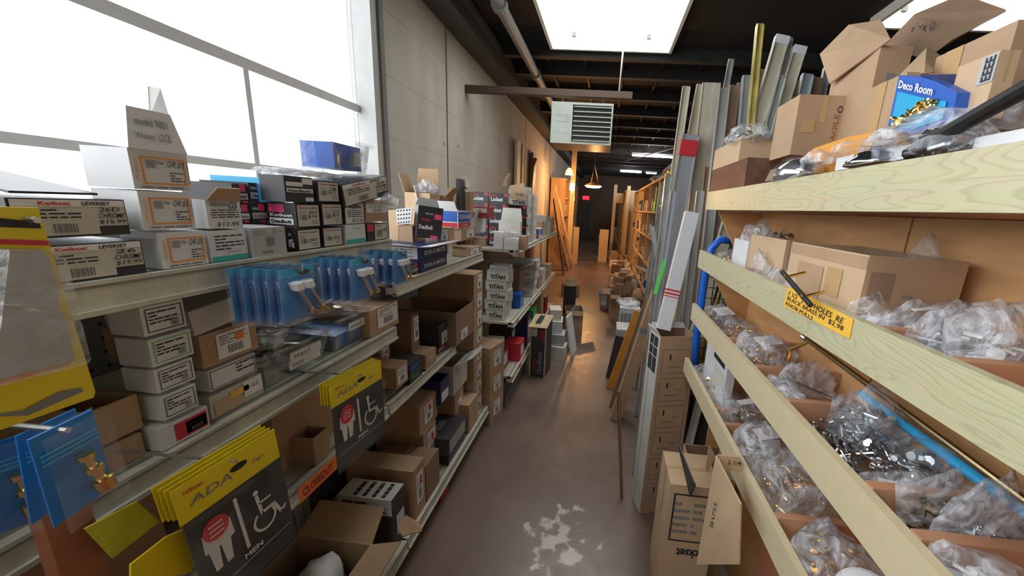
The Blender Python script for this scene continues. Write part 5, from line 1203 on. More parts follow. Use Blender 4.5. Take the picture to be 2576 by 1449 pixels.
# ---- third tier
bag('clear bags with a green zip seal at the far end of the third tier', 1752, 758, 1850, 830, .50, 3, .17, contents='steel', label_patch=True)
bag('small clear bag of brass parts next to the green sealed bag', 1840, 800, 1895, 850, .52, 3, .13, contents='brass')
bag('large clear bag of brass fittings with a printed slip before the brass rod', 1842, 830, 1995, 912, .50, 3, .18, contents='brass', label_patch=True, mat='bag_dense')
bag('frosted flat bag between the dividers of the third tier', 1950, 905, 2120, 985, .54, 3, .15, mat='bag_dense')
bag('crumpled white bag at the lip behind the frosted flat bag', 1920, 935, 2000, 990, .46, 3, .09, mat='bag_dense', contents='white')
m = MB(); a = P_x(1990, 955, .50); b = P_x(2150, 1030, .53); m.tube([a, b], .0035, 'chrome', 10); tag(m.build('chrome_rod'), 'thin chrome rod lying across the frosted bag on the third tier', 'rod')
r = empty('brass_rail'); tag(r, 'long antique brass rail with a bracket post along the back of the third tier', 'rail')
A_, B_ = P_x(2028, 852, .58), P_x(2620, 1290, .58)
m = MB(); m.tube([A_, B_], .0065, 'antique', 12); m.build('bar', r)
m = MB(); m.tube([A_, A_+Vector((-.002, .012, .002))], [.008, .0095], 'chrome', 14); m.build('finial', r)
m = MB(); p = A_.lerp(B_, .03); m.tube([p, p+Vector((-.03, .03, -.04)), p+Vector((-.03, .03, -.075))], [.005, .006, .011], 'brass', 12); m.build('post', r)
r = empty('blue_tube_roll'); m = MB(); A_, B_ = P_x(2165, 990, .60), P_x(2640, 1335, .60); m.tube([A_, B_], .009, 'cyan_tube', 14)
o = m.build('blue_tube', smooth=False); tag(o, 'bright light blue tube lying in the bins along the back of the third tier', 'tube'); bpy.data.objects.remove(r)
# loose screws
def screws(label, u0, v0, u1, v1, x, lvl, n, seed, mat='screw', hmax=.05, L=(.010, .02)):
    rnd = random.Random(seed); a = P_x(u0, (v0+v1)/2, x).y; b = P_x(u1, (v0+v1)/2, x).y; y0, y1 = min(a, b), max(a, b); lo, hi = (.563, .752) if lvl == 3 else (.777, 1.075); y0, y1 = max(y0, lo), min(y1, hi); m = MB()
    for i in range(n):
        t = rnd.random(); y = y0+(y1-y0)*rnd.random(); px = RX+.048+rnd.random()*.145; hz = ZR[lvl]+.004+rnd.random()*hmax*(1-abs(px-(RX+.12))/.14)
        d = Vector((rnd.uniform(-1, 1), rnd.uniform(-1, 1), rnd.uniform(-.5, .5))).normalized()*rnd.uniform(*L); R = rnd.uniform(.0016, .0026)
        c = Vector((px, y, max(hz, ZR[lvl]+.02))); m.tube([c-d, c+d], R, mat, 6); m.tube([c+d, c+d*1.15], R*2.3, mat, 8)
    return tag(m.build('loose_screws'), label, 'screws', None, 'stuff')
screws('loose heap of steel screws and bolts in the third tier bin', 2010, 1030, 2260, 1250, .52, 3, 150, 5, hmax=.06)
screws('dark steel connectors heaped by the lip of the third tier bin', 2010, 1030, 2160, 1160, .52, 3, 60, 6, 'softblack', .03)
bag('tall clear bag full of shiny long screws standing in the third tier bin', 2105, 978, 2320, 1190, .545, 3, .13, contents='screws', peak=.4, mat='bag')
bag('clear bag end of long screws lying beside the blue tube', 2230, 1060, 2370, 1180, .58, 3, .09, contents='screws', mat='bag_grey')
for i, (u0, v0, u1, v1, x, s) in enumerate(((2240, 1180, 2345, 1330, .50, 61), (2320, 1165, 2440, 1290, .52, 62), (2370, 1230, 2560, 1420, .52, 63), (2450, 1180, 2640, 1380, .56, 64), (2350, 1330, 2480, 1500, .47, 65))):
    bag(['clear crumpled bag just past the near divider of the third tier', 'bulging clear bag with dark fittings in the near third tier bin', 'long shiny clear bag with blue tint in the near third tier bin',
         'frosted bag against the blue tube in the near third tier bin', 'white papery bag at the lower right corner of the picture'][i], u0, v0, u1, v1, x, 3, .13, seed=s, mat='bag_dense', contents=['white', 'mix', 'steel', None, 'white'][i])
# ---- fourth tier
CB('white_box', 'white carton with a black slot at the far end of the fourth tier', 1768, 1828, 1850, 908, 975, .47, z=ZR[4], mat='white', items=[('front', 'rect', .5, .3, .95, .7, 'offwhite'), ('front', 'rect', .4, .8, .9, .9, 'ink')])
bag('clear bag behind the white carton on the fourth tier', 1730, 880, 1800, 940, .54, 4, .12)
bag('clear bag of brass parts in front of the white carton on the fourth tier', 1775, 965, 1885, 1030, .50, 4, .17, contents='brass')
bag('flat clear bag with a white slip between two fourth tier dividers', 1830, 1022, 1960, 1060, .50, 4, .16, contents='mix', label_patch=True)
bag('curled clear bag with white papers on the fourth tier', 1840, 1070, 2000, 1160, .50, 4, .17, contents='white', label_patch=True, mat='bag_dense')
bag('large clear bag packed with brass screws on the fourth tier', 1890, 1150, 2120, 1290, .50, 4, .19, contents='brass', mat='bag')
screws('brass screws lying loose inside the fourth tier bin', 1900, 1150, 2110, 1280, .52, 4, 90, 8, 'brass', .05)
bag('pale clear bag with yellow parts in the nearest fourth tier bin', 2010, 1310, 2140, 1400, .50, 4, .16, contents='brass', mat='bag_dense')
p = P_x(2175, 1365, .47); m = MB(); m.lathe([(.0, 0), (.045, .0), (.05, .006), (.045, .010), (.02, .012), (.018, .003), (0, .003)], 'paper', 24)
tag(m.build('white_disc', None, (.50, p.y, ZR[4]+.06), rot=(radians(25), radians(-35), 0)), 'white round plastic cover plate in the nearest fourth tier bin', 'cover plate')

build_bags()
# ---- top shelf
CB('wooden_box', 'dark reddish brown wooden block box at the far end of the top shelf', 1792, 1876, 2060, 398, 478, .44, z=ZR[1], mat='wooddark', sides={'front': 'walnut'}, tape=False)
CB('cardboard_box', 'small torn manila box with foil wrapped parts on the dark wooden block', 1800, 1862, 1945, 345, 398, .45, z=P_x(1876, 398, .44).z+.002, mat='card_light', open_=True, tilt=None)
r_ = crumple('plastic_bag', 'clear crumpled bag on the torn manila box', P_x(1880, 360, .49), (.15, .17, .10), 'bag_dense', 71, contents='mix', peak=.4); r_.location.z -= .01
m = MB(); p = P_x(1830, 358, .45); m.slab([p+Vector((0, .05, -.01)), p+Vector((.02, -.04, 0)), p+Vector((.05, -.03, .02)), p+Vector((.03, .05, .015))], .006, 'plastic_black'); tag(m.build('black_fitting'), 'glossy black fitting poking out of the torn manila box', 'fitting')
o = CB('cardboard_box', 'brown taped carton with red print tilted on the top shelf', 1950, 2000, 2130, 245, 385, .50, mat='card', items=[('right', 'rect', .12, .38, .38, .60, 'tape', 1), ('right', 'text_up', .72, .1, .82, .7, 'FRAGILE', 'redbrown'), ('right', 'text', .76, .72, .86, .84, 'O', 'ink')], always_root=True)
# open carton with a raised flap
o = CB('cardboard_box', 'tall open carton with raised flaps on the top shelf right of the tilted carton', 2085, 2190, 2270, 130, 345, .62, mat='card', open_=True, items=[('right', 'rect', .35, .62, .6, .72, 'inkgrey', 1), ('right', 'rect', .3, .5, .5, .58, 'inkgrey', 1)])

def part_of(root, mb, name='flap'):
    bpy.context.view_layer.update()
    o = mb.build(name, root); o.matrix_parent_inverse = root.matrix_world.inverted(); return o
m = MB(); m.slab([P_x(2062, 136, .60), P_x(2135, 62, .64), P_x(2215, 50, .66), P_x(2240, 98, .62), P_x(2086, 210, .60)], .004, 'card')
open_root = o
def rootify(o):
    r = empty(o.name+'_r', o.location, o.rotation_euler); nm = o.name; o.name = 'body'
    for k in ('label', 'category', 'group'):
        if k in o: r[k] = o[k]; del o[k]
    o.parent = r; o.location = (0, 0, 0); o.rotation_euler = (0, 0, 0); r.name = nm; return r
open_root = rootify(o); part_of(open_root, m)
o = CB('cardboard_box', 'second brown taped carton on the top shelf behind the blue hardware pack', 2165, 2262, 2420, 190, 345, .59, mat='card', items=[('front', 'rect', .35, 0, .6, 1, 'tape', 1), ('right', 'rect', .1, .1, .5, .5, 'tape', 1)])
o = rootify(o); m = MB(); m.slab([P_x(2268, 190, .60), P_x(2335, 122, .68), P_x(2340, 122, .78), P_x(2405, 165, .78), P_x(2330, 185, .62)], .004, 'card_light'); part_of(o, m)
r = empty('cardboard_box', P_x(2400, 60, .95)); tag(r, 'big dark bottomed carton at the back of the top shelf beneath the second skylight', 'box')
r.location = (0, 0, 0)
m = MB(); m.slab([P_x(2225, 118, .80), P_x(2300, 40, .80), P_x(2420, -10, .86), P_x(2530, 30, .86), P_x(2395, 100, .80), P_x(2330, 150, .78)], .006, 'card_dark')
m.text('BOX O', P_x(2290, 90, .795), (P_x(2400, 60, .8)-P_x(2290, 90, .8)).normalized(), Vector((0, 0, 1)), .02, 'ink') ; m.build('flap', r)
m = MB(); m.box(.90, 1.02, .50, .86, ZR[1], 2.02, 'card'); m.build('body', r)
o = CB('cardboard_box', 'tan taped carton with a folded corner at the upper right of the top shelf', 2360, 2540, 2640, 60, 200, .66, z=1.80, mat='card', items=[('front', 'rect', .15, 0, .4, 1, 'tape', 1)], always_root=True)
carton('cardboard_box', 'plain brown carton under the tan taped carton at the upper right', .38, .22, .21, (.66, .62, ZR[1]), -pi/2, 'card_dark')
o = CB('cardboard_box', 'tan carton with a grey printed label band right of the blue hardware pack', 2400, 2495, 2545, 135, 290, .56, mat='card_light', items=[('front', 'rect', .62, .55, 1, .98, 'greybox', 1), ('front', 'text_up', .72, .58, .95, .95, 'EEEE', 'ink'), ('right', 'text', .1, .1, .5, .25, 'E', 'white')])
# blue pack
r = empty('hardware_pack'); tag(r, 'blue pack with gold hardware in its clear window on the top shelf', 'pack')
x = .54; q = [P_x(2232, 325, x), P_x(2262, 189, x), P_x(2310, 192, x), P_x(2355, 205, x), P_x(2408, 232, x), P_x(2395, 300, x), P_x(2300, 335, x)]
m = MB(); m.slab(list(reversed(q)), -.02, 'blue'); k = Vector((-.0025, 0, 0))
m.slab([P_x(2243, 318, x)+k, P_x(2262, 230, x)+k, P_x(2350, 252, x)+k, P_x(2385, 255, x)+k, P_x(2375, 298, x)+k, P_x(2300, 325, x)+k], .0006, 'sky_card')
m.text('Deco Room', P_x(2264, 222, x)+k*1.5, (P_x(2345, 240, x)-P_x(2264, 222, x)).normalized(), Vector((0, 0, 1)), (P_x(2290, 205, x).z-P_x(2290, 224, x).z), 'white', w=(P_x(2350, 240, x)-P_x(2264, 222, x)).length)
m.build('card', r)
m = MB(); rnd = random.Random(3)
for i in range(60):
    t = rnd.random(); p = P_x(2240+t*110, 315-t*60+rnd.uniform(-12, 12), x-.008); d = Vector((rnd.uniform(-1, 1), rnd.uniform(-1, 1), rnd.uniform(-1, 1))).normalized()*.006
    m.tube([p-d, p+d], .0022, 'brass', 6)
tag(m.build('gold_hardware', r), None, None, None, 'stuff')
m = MB(); m.slab([P_x(2315, 187, .60), P_x(2428, 186, .60), P_x(2418, 235, .60), P_x(2350, 240, .60)], .004, 'navy'); tag(m.build('purple_card'), 'dark purple card standing behind the blue hardware pack', 'card')
r_ = crumple('plastic_bag', 'long clear plastic bag lying in front of the blue hardware pack', P_x(2330, 325, .50), (.13, .20, .07), 'bag_dense', 72); r_.location.z = max(ZR[1], r_.location.z-.03)
def topitem(name, label, cat, q, th, mat, x):
    m = MB(); m.slab([P_x(u, v, x) for u, v in q], th, mat); return tag(m.build(name), label, cat)
topitem('orange_box', 'flat orange tan box lying behind the clear domed bag on the top shelf', 'box', [(2010, 402), (2050, 372), (2130, 345), (2200, 332), (2210, 405), (2060, 440)], .06, 'orange', .50)
topitem('white_tray', 'white tray like box lying along the top shelf lip', 'box', [(2100, 430), (2105, 398), (2200, 378), (2300, 362), (2300, 395)], .05, 'white', .47)
r_ = crumple('plastic_bag', 'grey white film on the orange tan box', P_x(2165, 365, .49), (.10, .13, .05), 'bag', 73); r_.location.z -= .02
p = P_x(2200, 400, .46); m = MB(); m.lathe([(.0, .034), (.010, .032), (.012, .026), (.03, .020), (.032, .014), (.042, .008), (.045, 0), (0, 0)], 'chrome', 28)
tag(m.build('chrome_escutcheon', None, (.46, p.y, p.z-.012), smooth=True), 'round ribbed chrome cover poking above the top shelf lip', 'escutcheon')
r = empty('bagged_chrome_dome', P_x(2015, 432, .46)); r.location.z -= .022; tag(r, 'chrome dome in clear film at the top shelf lip', 'dome')
m = MB(); m.lathe([(0, .055), (.03, .048), (.052, .03), (.062, 0), (0, 0)], 'chrome', 26); m.build('dome', r, smooth=True)
m = MB(); m.lathe([(0, .060), (.04, .052), (.062, .03), (.070, -.005)], 'blister', 14); m.build('film', r)
r_ = crumple('plastic_bag', 'twisted neck of the clear bag over the chrome dome', P_x(2058, 405, .46), (.06, .08, .05), 'bag_dense', 74); r_.location.z -= .01
topitem('metal_hinge_plate', 'small drilled steel plate standing at the top shelf lip', 'plate', [(1924, 456), (1938, 428), (1953, 424), (1944, 452)], .002, 'steel', .45)
a, b = P_x(2285, 388, .45), P_x(2600, 212, .45)
r = empty('black_bar'); tag(r, 'long black bar with a toothed bracket resting across the top shelf', 'bar')
m = MB(); m.tube([a, b], .010, 'plastic_black', 10); m.build('bar', r)
m = MB(); m.slab([P_x(2310, 345, .455), P_x(2330, 325, .455), P_x(2345, 332, .455), P_x(2352, 322, .455), P_x(2365, 332, .455), P_x(2374, 322, .455), P_x(2388, 330, .455), P_x(2400, 318, .455), P_x(2392, 340, .455), P_x(2340, 372, .455), P_x(2315, 378, .455)], .012, 'plastic_black'); m.build('bracket', r)
CB('white_box', 'white box with a blue printed ring at the right end of the top shelf', 2455, 2600, 2640, 318, 368, .47, z=ZR[1], mat='white', items=[('front', 'rect', .0, .62, 1, .75, 'blue'), ('front', 'text', .06, .1, .3, .7, 'O', 'blue')])
r_ = crumple('plastic_bag', 'clear bag of chrome parts below the black bar on the top shelf', P_x(2370, 372, .47), (.08, .12, .04), 'bag', 75, contents='steel'); r_.location.z -= .01
crumple('plastic_bag', 'milky bag above the white box with the blue ring', P_x(2515, 318, .56), (.1, .1, .05), 'bag', 76)

# ---- cartons on the floor under the unit
FB('cardboard_box', 'brown carton with an upside down printed panel on the floor by the aisle', 1672, 1222, 1800, 1420, 1.18, .19, z=.12, mat='card_light', items=[('front', 'frame', .10, .52, .95, .93, .012, 'ink'), ('front', 'lines', .14, .58, .46, .88, 5), ('front', 'lines', .52, .58, .9, .88, 5), ('front', 'text_down', .3, .38, .92, .46, 'lockset', 'ink')])
carton('cardboard_box', 'flat carton under the upside down printed brown carton', .2, .19, .118, (.41, 1.18, 0), 0, 'card')
o = carton('cardboard_box', 'brown carton behind with long raised flaps under the bin unit', .17, .22, .50, (.53, 1.39, 0), 0, 'card_light', open_=True, always_root=True)
m = MB(); m.slab([P_y(1800, 1146, .90), P_y(1862, 1268, .76), P_y(1858, 1420, .76), P_y(1752, 1420, .90)], .004, 'card_light')
m.text('FRAGILE', P_y(1800, 1330, .85), (0, 0, 1), (-.9, .3, 0), .015, 'ink'); part_of(o, m)
m = MB(); m.slab([P_y(1702, 1108, 1.16), P_y(1744, 1212, 1.06), P_y(1748, 1222, 1.06), P_y(1735, 1250, 1.16)], .004, 'softblack'); part_of(o, m)
m = MB(); m.slab([P_y(1784, 1118, 1.14), P_y(1800, 1148, 1.14), P_y(1782, 1190, 1.14), P_y(1775, 1180, 1.14)], .004, 'card'); part_of(o, m)
m = MB(); m.slab([P_y(1805, 1145, .9), P_y(1862, 1150, .9), P_y(1874, 1172, .9), P_y(1855, 1186, .9), P_y(1822, 1182, .9)], .004, 'card_light'); m.text('2 1/4', P_y(1830, 1168, .895), (1, 0, 0), (0, 0, 1), .012, 'ink'); part_of(o, m)
carton('wire_crate', 'dark crate standing in the shade beyond the bin unit', .20, .20, .62, (.62, 1.80, 0), 0, 'softblack', tape=False)

# ============================================================ UPRIGHT STOCK
def stick(name, label, cat, ub, vb, ut, vt, y0, y1, w, t, mat, floor=True, wrap=None, grp=None, tw=0):
    """a long straight length from a point seen low to a point seen high, carried down to the floor"""
    a = P_y(ub, vb, y0); b = P_y(ut, vt, y1)
    if floor: a = b+(a-b)*((b.z)/(b.z-a.z))
    d = (b-a).normalized(); S = Vector((1, tw, 0)); S = (S-d*S.dot(d)).normalized(); N = d.cross(S)
    m = MB(); L = (b-a).length
    T = Matrix(((S.x, N.x, d.x, a.x), (S.y, N.y, d.y, a.y), (S.z, N.z, d.z, a.z), (0, 0, 0, 1)))
    if mat in ('silverwrap', 'creamwrap', 'brownwrap', 'greywrap', 'yellowwrap', 'galv'):   # channel profile
        m.box(-w/2, w/2, -t*.15, t*.15, 0, L, mat, T); m.box(-w/2, -w/2+.004, -t/2, t/2, 0, L-.004, mat, T); m.box(w/2-.004, w/2, -t/2, t/2, 0, L-.01, mat, T)
    else: m.box(-w/2, w/2, -t/2, t/2, 0, L, mat, T)
    if wrap:
        for (f0, f1, mm) in wrap: m.box(-w/2-.001, w/2+.001, -t/2-.001, t/2+.001, L*f0, L*f1, mm, T)
    return tag(m.build(name), label, cat, grp)
G = 'upright lengths of trim beside the bin unit'
stick('trim_length', 'cream wrapped trim length, leftmost of the tall upright stock', 'trim length', 1692, 470, 1727, 217, 2.75, 2.75, .050, .03, 'creamwrap', grp=G)
stick('trim_length', 'cream wrapped trim length just right of the leftmost tall one', 'trim length', 1740, 340, 1764, 212, 2.85, 2.85, .058, .03, 'creamwrap', grp=G)
stick('steel_channel', 'pale steel channel with a red painted band', 'steel channel', 1706, 520, 1738, 338, 2.68, 2.68, .105, .03, 'galv', wrap=[(.935, .982, 'red')])
stick('trim_length', 'broad tan wrapped board with a torn paper top', 'trim length', 1765, 420, 1790, 208, 2.75, 2.75, .115, .02, 'creamwrap', grp=G)
stick('trim_length', 'thin silver wrapped strip leaning far above its neighbours', 'trim length', 1778, 480, 1840, 148, 2.66, 2.66, .034, .02, 'silverwrap', grp=G)
stick('trim_length', 'grey wrapped length behind the leaning silver strip', 'trim length', 1800, 420, 1822, 222, 2.1, 2.14, .05, .03, 'greywrap', grp=G)
stick('trim_length', 'brown wrapped length beside the grey wrapped one', 'trim length', 1825, 400, 1848, 215, 2.12, 2.16, .05, .03, 'brownwrap', grp=G)
stick('trim_length', 'dark brown board behind the clear bag on the top shelf', 'trim length', 1852, 400, 1866, 208, 2.15, 2.18, .045, .03, 'brownwrap', grp=G)
stick('trim_length', 'pale grey wrapped board next to the yellow wrapped length', 'trim length', 1868, 330, 1880, 190, 2.05, 2.08, .045, .03, 'galv', grp=G)
stick('trim_length', 'yellow glittering wrapped length, the tallest of all', 'trim length', 1886, 330, 1912, 60, 1.98, 2.0, .030, .03, 'yellowwrap', grp=G)
stick('trim_length', 'tan wrapped length behind the tallest yellow one', 'trim length', 1900, 330, 1925, 175, 2.1, 2.12, .07, .03, 'brownwrap', grp=G)
stick('trim_length', 'broad cream wrapped board with a white cap, upper right of the yellow one', 'trim length', 1925, 240, 1968, 92, 2.0, 2.02, .06, .03, 'creamwrap', wrap=[(.985, 1.0, 'white')], grp=G)
stick('trim_length', 'dark edged thin length between the two broad cream boards', 'trim length', 1965, 200, 1985, 95, 2.04, 2.05, .03, .03, 'greywrap', grp=G)
stick('trim_length', 'broad cream board with a white top right of the dark edged length', 'trim length', 1972, 250, 2012, 118, 2.0, 2.02, .055, .03, 'creamwrap', wrap=[(.985, 1.0, 'white')], grp=G)
stick('trim_length', 'silver wrapped length rising behind the tilted brown carton', 'trim length', 1935, 320, 1968, 190, 1.9, 1.92, .036, .02, 'silverwrap', grp=G)
stick('trim_length', 'short yellow wrapped length right of the broad cream boards', 'trim length', 1990, 240, 2003, 203, 2.05, 2.06, .03, .03, 'yellowwrap', grp=G)
stick('trim_length', 'silver grey channel with a sharp tip near the tilted carton', 'trim length', 2018, 250, 2032, 186, 2.0, 2.01, .05, .03, 'galv', grp=G)
stick('trim_length', 'frayed brown grey length right of the sharp tipped channel', 'trim length', 2045, 250, 2056, 195, 2.05, 2.06, .05, .03, 'brownwrap', grp=G)
stick('trim_length', 'pale length just left of the big open carton', 'trim length', 2068, 235, 2082, 170, 2.1, 2.12, .035, .02, 'galv', grp=G)
stick('wood_trim', 'brown wooden trim board behind the bin unit end, left one', 'trim board', 1750, 800, 1790, 420, 2.2, 2.25, .075, .02, 'brownwrap', grp=G)
stick('wood_trim', 'dark wooden trim board behind the bin unit end, middle one', 'trim board', 1762, 800, 1812, 420, 2.12, 2.22, .06, .02, 'wooddark', grp=G)
stick('wood_trim', 'grey brown trim board behind the bin unit end, right one', 'trim board', 1805, 800, 1842, 420, 2.16, 2.26, .11, .02, 'brownwrap', grp=G)
stick('wood_trim', 'rough brown board showing through the gap under the top shelf', 'trim board', 1860, 800, 1885, 420, 2.2, 2.3, .13, .02, 'brownwrap', grp=G)
stick('trim_length', 'pale green grey strip beside the long white leaning carton', 'trim length', 1725, 800, 1762, 480, 2.05, 2.1, .04, .02, 'greywrap', grp=G)
stick('trim_length', 'thin steel blue profile in the bundle left of the steel channel', 'trim length', 1672, 640, 1694, 480, 2.2, 2.25, .03, .03, 'galv', grp=G)
stick('trim_length', 'cloudy wrapped profile with tape left of the steel channel', 'trim length', 1662, 620, 1682, 440, 2.35, 2.4, .04, .03, 'silverwrap', grp=G)
for i in range(4):
    stick('blue_profile', 'slate blue profile in the leaning bundle, %s' % ['leftmost', 'second from the left', 'third from the left', 'rightmost'][i], 'profile', 1630+9*i, 700, 1664+7*i, 470, 3.17, 3.2, .017, .017, 'curtain', grp='slate blue profiles in the leaning bundle')
r = stick('white_long_carton', 'long white leaning carton with red stripes and printed lettering', 'carton', 1668, 828, 1740, 535, 1.80, 1.90, .065, .04, 'white', floor=False, wrap=[(.30, .315, 'red'), (.33, .345, 'red'), (.28, .287, 'red')])
a = P_y(1690, 700, 1.815); b = P_y(1728, 560, 1.865); d = (b-a).normalized(); m = MB()
m.text('DOOR BOTTOM SWEEP', a, d, Vector((-d.z, 0, d.x)), .014, 'inkgrey', w=(b-a).length)
stick('green_strip', 'bright green narrow strip left of the white leaning carton', 'strip', 1648, 740, 1672, 655, 2.1, 2.15, .022, .008, 'brightgreen', floor=False)
stick('cardboard_tube', 'square brown cardboard tube with dark tape bands leaning by the white carton', 'tube', 1600, 897, 1670, 690, 2.62, 2.62, .08, .07, 'card', wrap=[(.62, .65, 'curtain'), (.90, .93, 'curtain')])
stick('orange_board', 'narrow orange wooden board leaning left of the cardboard tube', 'board', 1566, 897, 1607, 783, 3.1, 3.1, .08, .02, 'orange', floor=True)
stick('greyish_board', 'grey brown board leaning between the orange board and the tube', 'board', 1585, 897, 1632, 757, 2.78, 2.78, .07, .02, 'brownwrap')
stick('black_board', 'black board leaning at the foot of the upright stock', 'board', 1545, 940, 1568, 848, 3.3, 3.3, .14, .02, 'softblack')
stick('brown_board', 'plain brown board right of the white leaning carton', 'board', 1732, 800, 1748, 640, 2.14, 2.14, .05, .02, 'brownwrap')
stick('pale_pole', 'pale blue printed pole leaning on the shelves beyond the stock', 'pole', 1665, 720, 1640, 570, 2.98, 3.0, .03, .03, 'sky_card', wrap=[(0, .45, 'galv'), (.6, 1, 'galv')])
stick('blue_tarp_roll', 'dark blue rolled tarp standing behind the slate blue profiles', 'roll', 1660, 700, 1668, 590, 3.5, 3.5, .10, .07, 'blue')
m = MB(); a = P_y(1556, 985, 1.95); b = P_y(1564, 1255, 1.80); m.tube([a, b], .009, 'antique', 12); m.tube([b, b+(b-a).normalized()*.02], .010, 'plastic_black', 12)
tag(m.build('metal_pipe'), 'thin metal pipe standing on the floor left of the tall printed carton', 'pipe')
# tall printed carton
x0 = P_z(1597, 1280, 0).x; x1 = P_z(1690, 1300, 0).x; yb = 1.73
zt = P_y(1690, 845, yb).z
pr = []
for i in range(6):
    b_ = .06+.15*i; pr += [('front', 'frame', .1, b_, .9, b_+.125, .0035, 'inkgrey')]
    pr += [('front', 'rect', .25, b_+.03, .6, b_+.035, 'inkgrey', 2), ('front', 'rect', .3, b_+.07, .34, b_+.10, 'ink', 2), ('front', 'rect', .55, b_+.06, .75, b_+.065, 'inkgrey', 2)]
pr += [('left', 'rect', .0, 0, 1, 1, 'offwhite'), ('left', 'rect', .15, .80, .85, .985, 'softblack', 1), ('left', 'rect', .48, .80, .52, .985, 'offwhite', 2), ('left', 'rect', .15, .88, .85, .885, 'offwhite', 2), ('left', 'rect', .15, .93, .85, .935, 'offwhite', 2), ('left', 'rect', .3, .0, .33, .78, 'inkgrey', 1)]
carton('cardboard_box', 'tall narrow printed carton with an open top standing on the aisle floor', x1-x0, .13, zt, ((x0+x1)/2+.02, yb, 0), radians(16), 'card', open_=True, items=pr, flaps=[('back', .03, 70, 'white'), ('left', .035, 60, 'white')])
# blue hose and wire rack
m = MB(); a = P_y(1775, 680, 1.74); m.tube([P_y(1748, 930, 1.74), P_y(1752, 850, 1.74), P_y(1776, 680, 1.74), P_y(1790, 625, 1.74), P_y(1812, 603, 1.74), P_y(1840, 606, 1.74)], .017, 'blue_tube', 14)
tag(m.build('blue_pool_noodle', smooth=True), 'bright blue foam tube curving up behind the end of the bin unit', 'foam tube')
m = MB(); x0 = P_y(1775, 730, 1.78).x; x1 = P_y(1850, 730, 1.78).x; 
for k in range(5): xx = x0+(x1-x0)*k/4; m.tube([(xx, 1.78, .62), (xx, 1.78, 1.32)], .0025, 'plastic_black', 5)
for k in range(15): zz = .62+.05*k; m.tube([(x0, 1.78, zz), (x1, 1.78, zz)], .002, 'plastic_black', 5)
for xx in (x0, x1): m.tube([(xx, 1.78, 0), (xx, 1.78, .64)], .006, 'plastic_black', 6)
tag(m.build('wire_rack'), 'black wire grid rack standing behind the blue foam tube', 'wire rack')
# ============================================================ THE FAR END OF THE AISLE
def wood_unit(label, x0, x1, y0, y1, ztop, zs, ys, mat, face, grp=None):
    r = empty('wooden_shelving_unit', ((x0+x1)/2, y0, 0)); tag(r, label, 'shelving unit', grp); off = (-(x0+x1)/2, -y0, 0)
    fx = x0 if face < 0 else x1; bx = x1 if face < 0 else x0
    for yy in ys:
        m = MB(); m.box(min(fx, bx), max(fx, bx), yy-.02, yy+.02, 0, ztop, mat); m.build('upright', r, off)
    for z in zs:
        m = MB(); m.box(x0, x1, y0+.021, y1-.021, z-.025, z, mat); m.build('shelf', r, off)
    m = MB(); m.box(x0-.005, x1+.005, y0, y1, ztop, ztop+.035, mat); m.build('top_board', r, off)
    m = MB(); m.box(min(bx, bx-face*.01), max(bx, bx-face*.01), y0, y1, .05, ztop, 'wood'); m.build('back_panel', r, off)
    return r
ys = [4.0, 5.1, 6.2, 7.4, 8.7, 10.1, 11.6]
wood_unit('long open cubby shelving of raw wood along the right side beyond the upright stock', .78, 1.2, 3.98, 11.62, 2.03, (.12, .62, 1.10, 1.55), ys, 'woodpale', -1)
wood_unit('far raw wood shelving glowing orange at the right end of the aisle', .52, .95, 12.0, 17.5, 2.1, (.5, 1.0, 1.5), [12.02, 13.5, 15, 17.4], 'woodpale', -1)
wood_unit('wooden display shelving lit amber at the left end of the aisle', -1.45, -1.08, 9.9, 14.0, 2.2, (.3, .8, 1.3, 1.75), [9.92, 11, 12.5, 13.9], 'wood', 1)
m = MB(); m.box(-.98, -.86, 10.02, 10.14, 0, CZ+.05, 'woodpale'); tag(m.build('wooden_post'), 'tall pale wooden post beside the glowing bell lamp', 'post')
m = MB(); m.box(.18, .28, 12.4, 12.5, 0, 2.3, 'woodpale'); m.box(.28, .5, 12.42, 12.48, 1.75, 2.05, 'woodpale'); tag(m.build('wooden_post'), 'orange lit wooden post at the right end of the aisle', 'post')
m = MB(); m.box(.56, .66, 11.75, 11.85, 0, 2.25, 'woodpale'); tag(m.build('wooden_post'), 'second wooden post at the end of the raw wood cubby shelving', 'post')
rnd = random.Random(11)
protos = {}
lab = {'card': 'small brown carton in a cubby of the long raw wood shelving', 'white': 'small white carton in a cubby of the long raw wood shelving', 'softblack': 'small black carton in a cubby of the long raw wood shelving',
       'card_light': 'small tan carton in a cubby of the long raw wood shelving', 'blue': 'small blue carton in a cubby of the long raw wood shelving'}
for k, mt in enumerate(lab):
    protos[mt] = None
def small(mt, x, y, z, s, h, d=.2, label=None, group='small cartons in the cubby shelving'):
    global protos
    if protos.get(mt) is None:
        m = MB(); m.box(-.5, .5, 0, 1, 0, 1, mt); m.box(-.25, .25, -.004, 0, .3, .7, 'paper' if mt != 'white' else 'inkgrey')
        o = m.build('small_carton'); protos[mt] = o
    else: o = protos[mt].copy(); COL.objects.link(o)
    o.location = (x, y, z); o.rotation_euler = (0, 0, -pi/2); o.scale = (s, d, h)
    tag(o, label or lab[mt], 'box', group+(' '+mt if label is None else ''))
cols = list(lab)
GN = {'card': 'small brown cartons in the cubbies', 'white': 'small white cartons in the cubbies', 'softblack': 'small black cartons in the cubbies', 'card_light': 'small tan cartons in the cubbies', 'blue': 'small blue cartons in the cubbies'}
